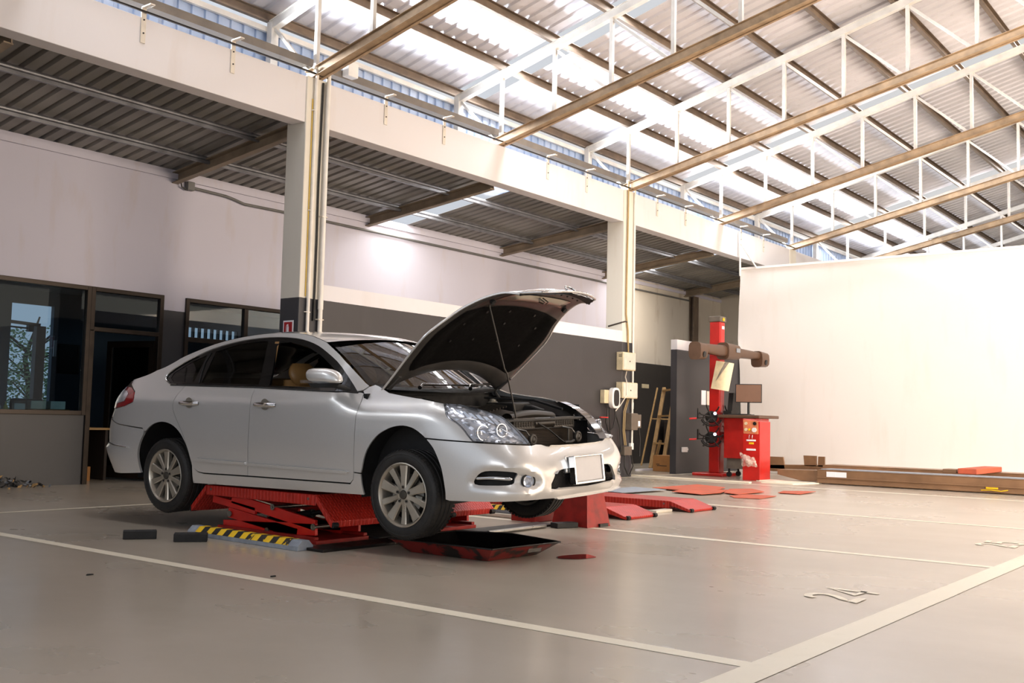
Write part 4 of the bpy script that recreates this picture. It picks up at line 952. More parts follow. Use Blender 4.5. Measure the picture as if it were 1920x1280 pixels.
M['alloy_dark'] = simple('alloy_pocket', '#4b463f', .5, .5, .15, 8)
M['tan'] = simple('tan_leather', '#8f6a3c', .5, 0, .12, 8)
M['engine'] = simple('engine_plastic', '#1b1815', .55, 0, .3, 9)
M['engine_grey'] = simple('engine_cover_plastic', '#37312a', .45, .1, .2, 7)
M['pad'] = simple('insulation_felt', '#060505', .95, 0, .2, 30, spec=.12)
M['reflector'] = simple('headlamp_reflector', '#e6e8ee', .22, .7, .06, 12)
def fins():
    t = NT('radiator_fins'); g = t.n('ShaderNodeSeparateXYZ'); t.l(t.pos(), g.inputs[0])
    s = t.math('ABSOLUTE', t.math('SINE', t.math('MULTIPLY', g.outputs[2], 330)))
    t.set(Base_Color=t.mix(s, rgb('#0b0907'), rgb('#3a2f24')), Metallic=.5, Roughness=.5); t.bump(s, .6, .004); return t.m
M['fins'] = fins()

car = thing('car', 'silver four-door sedan with its hood open, raised on a red scissor lift', 'car',
            mat=Matrix(((0.04408571, 0.99827198, -0.03885238, 6.26869099), (-0.99902775, 0.04405236, -0.0017145, 5.24365712), (0, 0.03889019, 0.99924349, 0.03374817), (0, 0, 0, 1))))

def pip(x, y, poly):
    r = False; n = len(poly); j = n-1
    for i in range(n):
        xi, yi = poly[i]; xj, yj = poly[j]
        if (yi > y) != (yj > y) and x < (xj-xi)*(y-yi)/(yj-yi)+xi: r = not r
        j = i
    return r
def dpoly(x, y, poly):
    d = 9
    for i in range(len(poly)):
        a = Vector(poly[i-1]); b = Vector(poly[i]); p = Vector((x, y)); e = b-a
        t = max(0, min(1, (p-a).dot(e)/max(1e-9, e.length_squared))); d = min(d, (p-a-e*t).length)
    return d
def resample(poly, step, closed=True):
    out = []; n = len(poly)
    for i in range(n if closed else n-1):
        a = Vector(poly[i]); b = Vector(poly[(i+1) % n]); k = max(1, int(math.ceil((b-a).length/step)))
        for j in range(k): out.append(tuple(a.lerp(b, j/k)))
    if not closed: out.append(tuple(poly[-1]))
    return out
def smooth_poly(poly, closed=True, k=4):
    """Catmull-Rom through the points"""
    n = len(poly); out = []
    P = [Vector(p) for p in poly]
    rng = range(n if closed else n-1)
    for i in rng:
        p0 = P[(i-1) % n] if closed or i else P[0]; p1 = P[i]; p2 = P[(i+1) % n]; p3 = P[(i+2) % n] if closed or i < n-2 else P[-1]
        if closed is False: p0 = P[max(0, i-1)]; p3 = P[min(n-1, i+2)]
        for j in range(k):
            t = j/k; out.append(tuple(.5*((2*p1)+(p2-p0)*t+(2*p0-5*p1+4*p2-p3)*t*t+(3*p1-p0-3*p2+p3)*t**3)))
    if not closed: out.append(tuple(P[-1]))
    return out
def shrink(poly, d):
    n = len(poly); A = sum(poly[i-1][0]*poly[i][1]-poly[i][0]*poly[i-1][1] for i in range(n)); sg = 1 if A > 0 else -1
    out = []
    for i in range(n):
        a = Vector(poly[i-1]); b = Vector(poly[i]); c = Vector(poly[(i+1) % n])
        e1 = (b-a); e2 = (c-b)
        if e1.length < 1e-6 or e2.length < 1e-6: out.append(tuple(b)); continue
        e1.normalize(); e2.normalize()
        nn = Vector((-e1.y, e1.x))+Vector((-e2.y, e2.x))
        if nn.length < .3: out.append(tuple(b)); continue
        nn.normalize(); out.append(tuple(b+nn*sg*d))
    return out
def fill(poly, fn, holes=(), step=.03, gap=.0025, mirror=False, mb=None, mi=0, thick=0):
    if gap: poly = shrink(poly, gap)
    loops = [resample(poly, step)] + [resample(h, step*.7) for h in holes]
    vs = []; es = []
    for lp in loops:
        b = len(vs); vs += [Vector(p) for p in lp]; es += [(b+i, b+(i+1) % len(lp)) for i in range(len(lp))]
    x0 = min(p[0] for p in poly); x1 = max(p[0] for p in poly); y0 = min(p[1] for p in poly); y1 = max(p[1] for p in poly)
    nx = int((x1-x0)/step)+1; ny = int((y1-y0)/step)+1
    for i in range(nx+1):
        for j in range(ny+1):
            x = x0+(i+.5*(j % 2))*step; y = y0+j*step
            if not pip(x, y, poly) or any(pip(x, y, h) for h in holes): continue
            if min([dpoly(x, y, poly)]+[dpoly(x, y, h) for h in holes]) < step*.45: continue
            vs.append(Vector((x, y)))
    V, E_, F_, *_ = geometry.delaunay_2d_cdt(vs, es, [], 0, 1e-5)
    fs = []
    for f in F_:
        cx = sum(V[i].x for i in f)/len(f); cy = sum(V[i].y for i in f)/len(f)
        if pip(cx, cy, poly) and not any(pip(cx, cy, h) for h in holes): fs.append(list(f))
    mb = mb or MB()
    P = [fn(v.x, v.y) for v in V]
    for sgn in ((1, -1) if mirror == 'both' else ((-1,) if mirror else (1,))):
        n0 = len(mb.v)
        mb.add([Cw(p[0], sgn*p[1], p[2]) for p in P], [f if sgn == 1 else f[::-1] for f in fs], mi)
        if thick:          # rolled edge: skirt inwards along every boundary loop
            for lp in loops:
                q = [fn(*p) for p in lp]; qi = [fn2(fn, p, -thick) for p in lp]; n1 = len(mb.v)
                mb.add([Cw(a[0], sgn*a[1], a[2]) for a in q]+[Cw(a[0], sgn*a[1], a[2]) for a in qi], [(i, (i+1) % len(lp), len(lp)+(i+1) % len(lp), len(lp)+i) for i in range(len(lp))], mi)
    return mb
def fn2(fn, p, off):
    a = Vector(fn(*p)); s = Vector(fn(p[0]+1e-3, p[1]))-a; t = Vector(fn(p[0], p[1]+1e-3))-a
    n = s.cross(t)
    if n.length < 1e-12: return tuple(a)
    n.normalize()
    if n.y < 0 and abs(n.y) > .05: n = -n
    return tuple(a+n*off)
def panel(name, poly, fn=Bs, holes=(), mat='paint', gap=.0025, step=.03, thick=.012, sides=(0, 1), parent=None):
    r = []
    for sd in sides:
        m = fill(poly, fn, holes, step, gap, mirror=bool(sd), thick=thick)
        r.append(m.build(name, M[mat], parent or car, smooth=38, recalc=False))
    return r
SE = 2*(U0F)+2*SQ      # s of the mirrored front point: s' = SE - s  with u0 = .1
def mir(poly): return [(3.2-a, b) for a, b in poly][::-1]

# outlines in (station, height)
ARCH_F = smooth_poly([(-.384, .43), (-.398, .539), (-.378, .65), (-.333, .755), (-.254, .845), (-.173, .896), (-.082, .929), (.019, .940), (.123, .922), (.215, .885), (.274, .845), (.330, .79), (.362, .72), (.385, .65), (.402, .551), (.414, .434)], False, 3)
def cutat(path, pred): return [p for p in path if pred(p)]
ARCH_R = smooth_poly([(-2.405, .42), (-2.392, .547), (-2.434, .661), (-2.482, .749), (-2.567, .837), (-2.675, .893), (-2.804, .913), (-2.932, .890), (-3.039, .826), (-3.12, .73), (-3.163, .62), (-3.156, .526), (-3.134, .45)], False, 3)
BELT = [(-2.804, 1.244), (-2.585, 1.236), (-1.66, 1.220), (-.50, 1.180)]
DR_R = smooth_poly([(-2.585, 1.236), (-2.645, 1.128), (-2.662, 1.05), (-2.618, .96), (-2.53, .845), (-2.455, .72), (-2.408, .61), (-2.371, .535), (-2.315, .502), (-2.24, .492)], False, 3)
front_door = [(-1.66, 1.220), (-.50, 1.180), (-.475, 1.172), (-.455, 1.06), (-.462, .80), (-.472, .60), (-.480, .53), (-.515, .50), (-1.676, .497), (-1.67, .55), (-1.65, .89), (-1.645, 1.12)]
rear_door = DR_R + [(-1.676, .497), (-1.67, .55), (-1.65, .89), (-1.645, 1.12), (-1.66, 1.220)]
HL = smooth_poly([(.478, 1.103), (.499, 1.069), (.507, 1.024), (.532, .996), (.591, .960), (.627, .920), (.648, .884), (.674, .843)], False, 3) + smooth_poly([(1.078, .817), (1.056, .884), (1.026, .946), (.982, 1.009), (.86, 1.062), (.66, 1.1)], False, 3)
hl_rear = smooth_poly([(.478, 1.103), (.499, 1.069), (.507, 1.024), (.532, .996), (.591, .960), (.627, .920), (.648, .884), (.674, .843)], False, 3)
fender = [(-.475, 1.172), (-.49, 1.19), (-.455, 1.222), (-.41, 1.238), (-.371, 1.227), (-.30, 1.20), (-.236, 1.176), (-.1, 1.158), (.05, 1.14), (.28, 1.122)] + hl_rear + [(.274, .858)] + [p for p in ARCH_F if p[0] < .262 and p[1] > .58][::-1] + [(-.402, .58), (-.474, .585), (-.462, .80), (-.455, 1.06)]
rocker = [(-.384, .418), (-.397, .50), (-.402, .575), (-.474, .58), (-.482, .53), (-.517, .493), (-1.676, .490), (-2.24, .486), (-2.315, .496), (-2.368, .53), (-2.402, .60), (-2.392, .547), (-2.401, .397)]
WIN = smooth_poly([(-.535, 1.186), (-.747, 1.371), (-.970, 1.494), (-1.161, 1.572), (-1.399, 1.622), (-1.739, 1.638), (-2.090, 1.615), (-2.416, 1.556), (-2.667, 1.470), (-2.84, 1.39), (-2.915, 1.335), (-2.91, 1.29), (-2.804, 1.244)], False, 3)
TOP = smooth_poly([(-3.60, 1.288), (-3.35, 1.32), (-3.05, 1.385), (-2.9, 1.44), (-2.762, 1.50), (-2.404, 1.600), (-2.041, 1.655), (-1.7, 1.674), (-1.383, 1.664), (-1.195, 1.633), (-1.014, 1.579)], False, 3)
TAILF = [(-3.45, 1.218), (-3.33, 1.18), (-3.275, 1.12), (-3.275, 1.084), (-3.42, 1.045), (-3.624, 1.02)]
quarter = TOP + [(-.845, 1.489), (-.684, 1.392), (-.50, 1.255), (-.455, 1.228), (-.49, 1.196)] + WIN + [(-2.585, 1.238)] + DR_R[1:-5] + [p for p in ARCH_R if p[1] > .63 and p[0] > -3.05] + [(-3.07, .83), (-3.085, .853), (-3.30, .868), (-3.50, .885), (-3.63, .915), (-3.68, .96), (-3.66, 1.015)] + TAILF[::-1] + [(-3.55, 1.245)]
panel('front_door', front_door); panel('rear_door', rear_door)
panel('fender', fender); panel('rocker_panel', rocker); panel('quarter_panel', quarter)
# front bumper, one piece round the nose
rec = smooth_poly([(.585, .534), (.704, .668), (.904, .662), (1.04, .625), (1.085, .565), (1.03, .508), (.801, .510)], True, 3); rec2 = mir(rec)
def Bump(s, w):
    off = 0
    for r in (rec, rec2):
        if r[0][0]-1 < s < r[0][0]+1 and pip(s, w, r): off -= min(.035, dpoly(s, w, r)*.75)
    if w < .505 and 1.1 < s < 2.1:
        k = min(1, (s-1.1)/.12, (2.1-s)/.12); off += .022*k*max(0, min(1, (.505-w)/.02))
    if w > .70: off -= .0
    return Bs(s, w, off)
h_slot = smooth_poly([(.632, .552), (.652, .610), (.705, .643), (.809, .644), (.905, .630), (.89, .59), (.87, .552), (.75, .546)], True, 3)
h_fog = [(.975+.042*cos(a), .570+.042*sin(a)) for a in [2*pi*k/20 for k in range(20)]]
h_gr = smooth_poly([(1.165, .507), (1.195, .58), (1.235, .628), (1.35, .637), (1.60, .64), (1.85, .637), (1.965, .628), (2.005, .58), (2.035, .507), (1.85, .494), (1.6, .487), (1.35, .494)], True, 2)
half = [(.414, .434)] + [p for p in ARCH_F if p[0] > .262][::-1][1:] + [(.274, .852), (.674, .837), (1.078, .811), (1.12, .818), (1.17, .814), (1.215, .800), (1.35, .795), (1.6, .792)]
hb = [(.414, .434), (.45, .426), (.681, .433), (.904, .438), (1.143, .438), (1.35, .434), (1.6, .432)]
full = half[1:] + mir(half)[1:] + mir(hb)[::-1][1:-0] if False else half + [(3.2-a, b) for a, b in half[::-1][1:]] + [(3.2-a, b) for a, b in hb[1:]] + [(a, b) for a, b in hb[::-1][1:-1]]
fb = fill(full, Bump, [h_slot, mir(h_slot), h_fog, mir(h_fog), h_gr], .03, .002, thick=.02).build('front_bumper', M['paint'], car, smooth=38, recalc=False)
# rear bumper and trunk lid
rb_half = [(-3.134, .45)] + [p for p in ARCH_R if p[0] < -3.0 and p[1] < .815 and p[1] > .46][::-1] + [(-3.065, .83), (-3.085, .847), (-3.30, .862), (-3.50, .879), (-3.64, .91), (-3.85, .93), (-4.6, .93)]
rbot = [(-3.134, .45), (-3.5, .43), (-4.6, .42)]
rfull = rb_half + [(-9.2-a, b) for a, b in rb_half[::-1][1:]] + [(-9.2-a, b) for a, b in rbot[1:]] + rbot[::-1][1:-1]
def Rb(s, w): return Bs(s, w, .03*max(0, min(1, (s+3.2)/-.5))*(1 if w < .68 else max(0, 1-(w-.68)/.02)) if s > -6 else .03)
fill(rfull, Rb, [], .04, .002, thick=.02).build('rear_bumper', M['paint'], car, smooth=38, recalc=False)
tl = [(-3.70, .935), (-4.6, .935), (-5.5, .935), (-5.52, 1.27), (-4.6, 1.33), (-3.68, 1.27)]
fill(tl, Bs, [], .05, .002).build('trunk_lid', M['paint'], car, smooth=38, recalc=False)
# tail lamps
TL = TAILF + [(-3.80, 1.035), (-3.95, 1.06), (-4.05, 1.12), (-4.0, 1.20), (-3.8, 1.222), (-3.6, 1.224)]
def Tl(s, w): return Bs(s, w, .006)
for o in panel('tail_lamp', TL, Tl, mat='red_lens', step=.035, thick=.03): o['label'] = 'red tail lamp'
TI = [(-3.50, 1.19), (-3.42, 1.16), (-3.43, 1.09), (-3.65, 1.06), (-3.85, 1.09), (-3.9, 1.17), (-3.75, 1.20)]
panel('lamp_insert', TI, lambda s, w: Bs(s, w, .009), mat='reflector', step=.05, thick=0)
# roof, rear window, deck, windshield
CEN = [(-.88, 1.612), (-1.0, 1.645), (-1.37, 1.69), (-1.76, 1.712), (-2.1, 1.706), (-2.45, 1.665), (-2.62, 1.625), (-3.15, 1.405), (-3.3, 1.36), (-3.70, 1.335), (-3.80, 1.31)]
CENt = [(-a, b) for a, b in CEN]
def topcurve(s):
    for i in range(len(TOP)-1):
        if TOP[i][0] <= s <= TOP[i+1][0]:
            t = (s-TOP[i][0])/(TOP[i+1][0]-TOP[i][0]); return TOP[i][1]+(TOP[i+1][1]-TOP[i][1])*t
    return TOP[0][1] if s < TOP[0][0] else TOP[-1][1]
def roofpt(sr, uc, t):
    sr = min(sr, -1.014); e = Bs(sr, topcurve(sr)); wc = herm(CENt, -uc)
    a = abs(t); return (uc+(e[0]-uc)*a**2, e[1]*t, wc+(e[2]-wc)*a**2.2)
def patch(name, r0, r1, c0, c1, mat, n=24, eps=.004, off=0, tm=.995, label=None):
    m = MB()
    m.grid(lambda a, b: Cw(*(lambda p: (p[0], p[1], p[2]+off))(roofpt(r0+(r1-r0)*a, c0+(c1-c0)*a, (-1+2*b)*tm))), n, 28)
    o = m.build(name, M[mat], car, smooth=60, recalc=False)
    if label: o['label'] = label
    return o
patch('roof_panel', -1.014, -2.50, -.885, -2.56, 'paint')
patch('rear_window', -2.54, -3.12, -2.60, -3.22, 'car_glass_dark', tm=.93)
patch('rear_window_surround', -2.50, -3.16, -2.56, -3.26, 'trim_black', off=-.006)
patch('trunk_deck', -3.16, -3.60, -3.26, -3.82, 'paint')
def wsp(a, b, off=0, ins=0):
    t = -1+2*b
    vt, vb = .585-ins, .705-ins; ut, ub = -.895-.145*abs(t)**2, -.20-.30*abs(t)**2.2; wt, wb = 1.603-.026*t*t, 1.20+.035*t*t
    a2 = ins*.9+(1-ins*1.8)*a
    u = ub+(ut-ub)*a2; w = wb+(wt-wb)*a2+.018*sin(pi*a2); v = (vb+(vt-vb)*a2)*t
    return Cw(u, v, w+off)
m = MB(); m.grid(lambda a, b: wsp(a, b, .004, .022), 14, 24); m.build('windshield', M['windshield'], car, smooth=60, recalc=False)
m = MB()                                                 # black ceramic edge
for q in range(4):
    def ed(a, b, q=q):
        if q == 0: return wsp(a*.05, b)
        if q == 1: return wsp(.93+a*.07, b)
        if q == 2: return wsp(a, b*.03)
        return wsp(a, 1-b*.03)
    m.grid(ed, 10 if q > 1 else 2, 24 if q < 2 else 2)
m.build('windshield_surround', M['trim_black'], car, smooth=60, recalc=False)
# side window trim, glass
OPEN = [(-1.515, 1.232), (-1.605, 1.56), (-1.58, 1.585), (-1.45, 1.590), (-1.21, 1.54), (-1.03, 1.468), (-.80, 1.34), (-.70, 1.255), (-.70, 1.212)]
RG = [(-2.405, 1.256), (-2.375, 1.53), (-2.1, 1.588), (-1.80, 1.608), (-1.735, 1.606), (-1.650, 1.240)]
QG = [(-2.80, 1.266), (-2.86, 1.300), (-2.85, 1.345), (-2.66, 1.440), (-2.48, 1.500), (-2.515, 1.258)]
WP = WIN + [(-2.585, 1.240), (-1.66, 1.224), (-.54, 1.184)]
def In(s, w): return Bs(s, w, -.012)
def In2(s, w): return Bs(s, w, -.016)
for o in panel('window_frame', WP, In, [OPEN, RG, QG], mat='trim_black', gap=-.006, step=.045, thick=.02): pass
panel('rear_door_glass', RG, In2, mat='car_glass_dark', gap=-.008, step=.06, thick=0)
panel('quarter_glass', QG, In2, mat='car_glass_dark', gap=-.008, step=.06, thick=0)
panel('front_door_glass', OPEN, In2, mat='windshield', gap=-.008, step=.06, thick=0, sides=(1,))
def along(path, fn, off, r, mat, name, sides=(1, -1), n=6, flat=None):
    for sg in sides:
        m = MB(); P = [fn(*p) for p in path]; m.tube([Cw(p[0], sg*(p[1]+off), p[2]) for p in P], r, n); m.build(name, M[mat], car, smooth=60)
along([(a, b-.006) for a, b in resample([(-2.80, 1.244), (-1.66, 1.222), (-.52, 1.182)], .2, False)], Bs, .001, .006, 'matte_black', 'belt_seal')
along([(a, b) for a, b in WIN[-14:]] + [(-2.80, 1.247), (-2.72, 1.244)], Bs, .0, .006, 'chrome', 'window_chrome')
along([(-1.74, 1.255), (-1.775, 1.4), (-1.79, 1.6)][:0] or [(-2.43, 1.256), (-2.455, 1.36), (-2.46, 1.44), (-2.43, 1.525)], Bs, -.008, .005, 'matte_black', 'window_divider')
# mouldings
for poly in ([(-2.35, .598), (-2.34, .611), (-2.3, .615), (-1.69, .606), (-1.685, .582), (-2.3, .586)], [(-1.66, .605), (-.56, .590), (-.52, .583), (-.53, .575), (-.6, .568), (-1.655, .581)]):
    panel('side_moulding', poly, lambda s, w: Bs(s, w, .022), mat='paint', gap=0, step=.06, thick=.026)
for a, b in (((-3.30, .675), (-3.72, .70)),):
    along([(a[0], a[1]), ((a[0]+b[0])/2, (a[1]+b[1])/2), b], Rb, .008, .007, 'chrome', 'bumper_chrome')
# door handles
for hu, hw in ((-2.44, 1.083), (-1.47, 1.078)):
    for sg in (1, -1):
        m = MB(); N = 14
        m.grid(lambda a, b: (lambda x, th: Cw(x, sg*(.890+.022*sin(pi*a)**.5+.020*cos(th)*(.35+.65*sin(pi*a)**.4)), hw-.004*a+.021*sin(th)*(.3+.7*sin(pi*(.08+.84*a))**.5)))(hu-.13+.26*a, 2*pi*b), N, 14)
        m.build('door_handle', M['chrome'], car, smooth=60)
        m = MB(); m.grid(lambda a, b: Cw(hu+.01+.05*a*cos(2*pi*b), sg*(.8965-.004*(1-a*a)*0), hw+.002+.046*a*sin(2*pi*b)), 3, 24)  # flat disc, its darker tone stands in for shade in the hollow
        m.build('handle_recess_shade', M['alloy'], car, smooth=60)
# door mirrors
for sg in (1, -1):
    m = MB()
    def mp(a, b):
        th = pi*a; ph = 2*pi*b; x, y, z = cos(th), sin(th)*cos(ph), sin(th)*sin(ph)
        sx = lambda q, p: (abs(q)**p)*(1 if q > 0 else -1)
        zz = sx(z, .75); 
        if zz < 0: zz *= .55
        return Cw(-.675+.175*sx(x, .7)-.02*zz, sg*(1.0+.065*sx(y, .8)), 1.287+.075*zz-.012*x)
    m.grid(mp, 22, 26); mr = m.build('door_mirror', M['paint'], car, smooth=180)
    m = MB(); m.grid(lambda a, b: Cw(-.865+.30*a, sg*(1.0+.067*cos(.0)*(1-.15*a)), 1.262-.008*a+.022*(b-.5)*(1-.5*a**6)), 12, 3); m.build('turn_signal', M['lens'], mr, smooth=60)
    m = MB()
    def mlow(a, b):
        p = (1-.25*b); return Cw(-.675-.165*cos(pi*a)*p, sg*(1.0+.06*sin(pi*a)), 1.249-.035*b)
    m.grid(mlow, 14, 3); m.grid(lambda a, b: Cw(-.675-.165*cos(pi*a)*.75, sg*(1.0+.06*sin(pi*a)*(1-2*b)), 1.214), 14, 2); m.tube([Cw(-.60, sg*.98, 1.232), Cw(-.57, sg*.90, 1.215), Cw(-.58, sg*.84, 1.20)], .02, 10); m.build('mirror_base', M['matte_black'], mr, smooth=60)
# head lamps
for sd in (0, 1):
    sg = -1 if sd else 1
    hl = fill(HL, lambda s, w: Bs(s, w, -.05), [], .04, .004, mirror=bool(sd)).build('headlamp', M['reflector'], car, smooth=60, recalc=False)
    fill(HL, lambda s, w: Bs(s, w, .003), [], .03, .003, mirror=bool(sd)).build('lens', M['lens'], hl, smooth=60, recalc=False)
    P = [Bs(a, b, -.0) for a, b in resample(HL, .03)]; Q = [Bs(a, b, -.052) for a, b in resample(HL, .03)]
    m = MB(); k = len(P); m.add([Cw(p[0], sg*p[1], p[2]) for p in P+Q], [(i, (i+1) % k, k+(i+1) % k, k+i) for i in range(k)]); m.build('bezel', M['chrome'], hl, smooth=60)
    for (s_, w_, r_) in ((.755, .90, .052), (.90, .915, .045)):
        c = Vector(Bs(s_, w_, -.03)); c.y *= sg
        d = Vector((1, .25*sg, .08)).normalized(); x = d.orthogonal().normalized(); y = d.cross(x)
        T = CM @ Matrix.Translation(c) @ Matrix((x, y, d)).transposed().to_4x4()
        m = MB(); m.lathe([(r_*1.02, .022), (r_, .024), (r_*.93, .0), (r_*.7, -.03), (r_*.35, -.04), (.0, -.042)], T, 24); m.build('reflector_bowl', M['reflector'], hl, smooth=50)
        m = MB(); m.lathe([(r_*1.05, .020), (r_*1.05, .028), (r_*.97, .028), (r_*.97, .02)], T, 24, close=True); m.lathe([(.0, .012), (.012, .01), (.016, -.01), (.016, -.04)], T, 12); m.build('bulb_ring', M['chrome'], hl, smooth=50)
    m = MB()
    for q in range(9):
        a = .50+.055*q; b0 = 1.085-.012*q
        p = [Bs(a, b0, -.02), Bs(a+.03, b0-.002, -.012), Bs(a+.06, b0-.03-.004*q, -.03), Bs(a+.03, b0-.04-.004*q, -.045)]
        m.add([Cw(x[0], sg*x[1], x[2]) for x in p], [(0, 1, 2, 3)])
    for q in range(7):
        a = .70+.05*q
        p = [Bs(a, .86-.004*q, -.01), Bs(a+.035, .858-.004*q, -.02), Bs(a+.03, .845-.004*q, -.045), Bs(a, .846-.004*q, -.04)]
        m.add([Cw(x[0], sg*x[1], x[2]) for x in p], [(0, 1, 2, 3)])
    rnd = random.Random(5)
    for q in range(150):
        a = rnd.uniform(.5, 1.06); b0 = rnd.uniform(.84, 1.10)
        if not pip(a, b0, HL) or dpoly(a, b0, HL) < .018 or any((a-x)**2+(b0-y)**2 < .0034 for x, y in ((.755, .90), (.90, .915))): continue
        l = rnd.uniform(.015, .035); h_ = rnd.uniform(.008, .016)
        p = [Bs(a-l, b0, -.030+rnd.uniform(-.016, .014)), Bs(a, b0+h_, -.030+rnd.uniform(-.016, .014)), Bs(a+l, b0, -.030+rnd.uniform(-.016, .014)), Bs(a, b0-h_, -.030+rnd.uniform(-.016, .014))]
        m.add([Cw(x[0], sg*x[1], x[2]) for x in p], [(0, 1, 2, 3)])
    m.build('lamp_facets', M['reflector'], hl, smooth=20)
    m = MB(); P = smooth_poly([(.53, 1.01), (.66, 1.0), (.80, .985), (.90, .94), (1.0, .86)], False, 4)
    m.tube([Cw(*(lambda p: (p[0], sg*p[1], p[2]))(Bs(a, b, -.012))) for a, b in P], .006, 6); m.build('chrome_strip', M['chrome'], hl, smooth=60)
# bumper openings
for sd in (0, 1):
    sg = -1 if sd else 1
    m = fill(h_slot, lambda s, w: Bs(s, w, -.075), [], .05, -.01, mirror=bool(sd))
    m.build('bumper_vent', M['matte_black'], car, smooth=60, recalc=False)
    P = [(.64, .592), (.72, .598), (.80, .595), (.87, .588)]
    m = MB(); Q = [Bs(a, b, -.03) for a, b in smooth_poly(P, False, 4)]; m.tube([Cw(p[0], sg*p[1], p[2]) for p in Q], .013, 8, rad=[.008]+[.014]*(len(Q)-3)+[.012, .006]); m.build('vent_chrome', M['chrome'], car, smooth=60)
    c = Vector(Bs(.975, .570, -.055)); c.y *= sg; d = Vector((.93, .36*sg, 0)).normalized(); x = Vector((0, 0, 1)); y = d.cross(x)
    T = CM @ Matrix.Translation(c) @ Matrix((x, y, d)).transposed().to_4x4()
    fg = MB().lathe([(.046, .028), (.044, .03), (.041, .012), (.03, -.015), (0, -.02)], T, 24).build('fog_lamp', M['reflector'], car, smooth=50)
    MB().lathe([(.041, .022), (.03, .03), (0, .033)], T, 24).build('lens', M['lens'], fg, smooth=50)
    MB().lathe([(.056, .03), (.056, .034), (.044, .034), (.044, .0), (.056, 0)], T, 24, close=True).build('bezel', M['matte_black'], fg, smooth=50)
m = fill(h_gr, lambda s, w: Bs(s, w, -.05), [], .05, -.015); m.build('grille_backing', M['matte_black'], car, smooth=60, recalc=False)
m = MB()
row = 0; w = .50
while w < .64:
    for k in range(34):
        s = 1.15+k*.028+(row % 2)*.014; 
        hexa = [(s+dx, w+dz) for dx, dz in ((-.014, 0), (-.007, .007), (.007, .007), (.014, 0))]
        if not all(pip(a, b, h_gr) for a, b in hexa): continue
        m.tube([Cw(*Bs(a, b, -.024)) for a, b in hexa], .0022, 4, cap=False)
        m.tube([Cw(*Bs(a, b, -.024)) for a, b in ((s-.007, w+.007), (s-.014, w+.014), (s-.007, w+.014))], .0015, 4, cap=False)
    w += .014; row += 1
m.build('lower_grille', M['matte_black'], car)
# licence plate in its silver holder
pc = Vector((1.03, 0, .625)); px_ = Vector((0, 1, 0)); pz = Vector((-.10, 0, .99)).normalized()
def PL(a, b, c): return CM @ (pc + px_*a + pz*b + Vector((.99, 0, .1))*c)
def plbox(m, a0, a1, b0, b1, c0, c1):
    vs = [PL(a, b, c) for c in (c0, c1) for (a, b) in ((a0, b0), (a1, b0), (a1, b1), (a0, b1))]
    m.add(vs, [(0, 3, 2, 1), (4, 5, 6, 7), (0, 1, 5, 4), (1, 2, 6, 5), (2, 3, 7, 6), (3, 0, 4, 7)])
m = MB(); plbox(m, -.185, .185, -.088, .088, .0, .008); lpz = m.build('license_plate', simple('blank_plate', '#d9d6d6', .35, 0, .04, 6), car, bevel=.003)
m = MB(); plbox(m, -.205, .205, .088, .10, -.03, .02); plbox(m, -.205, .205, -.105, -.088, -.03, .02); plbox(m, -.205, -.187, -.105, .10, -.03, .02); plbox(m, .187, .205, -.105, .10, -.03, .02); plbox(m, -.2, .2, -.1, .098, -.035, -.01); m.build('plate_frame', M['chrome'], lpz, bevel=.003)
m = MB(); plbox(m, -.225, .225, -.02, .108, -.075, -.040); m.build('plate_mount', M['paint'], car, bevel=.012)
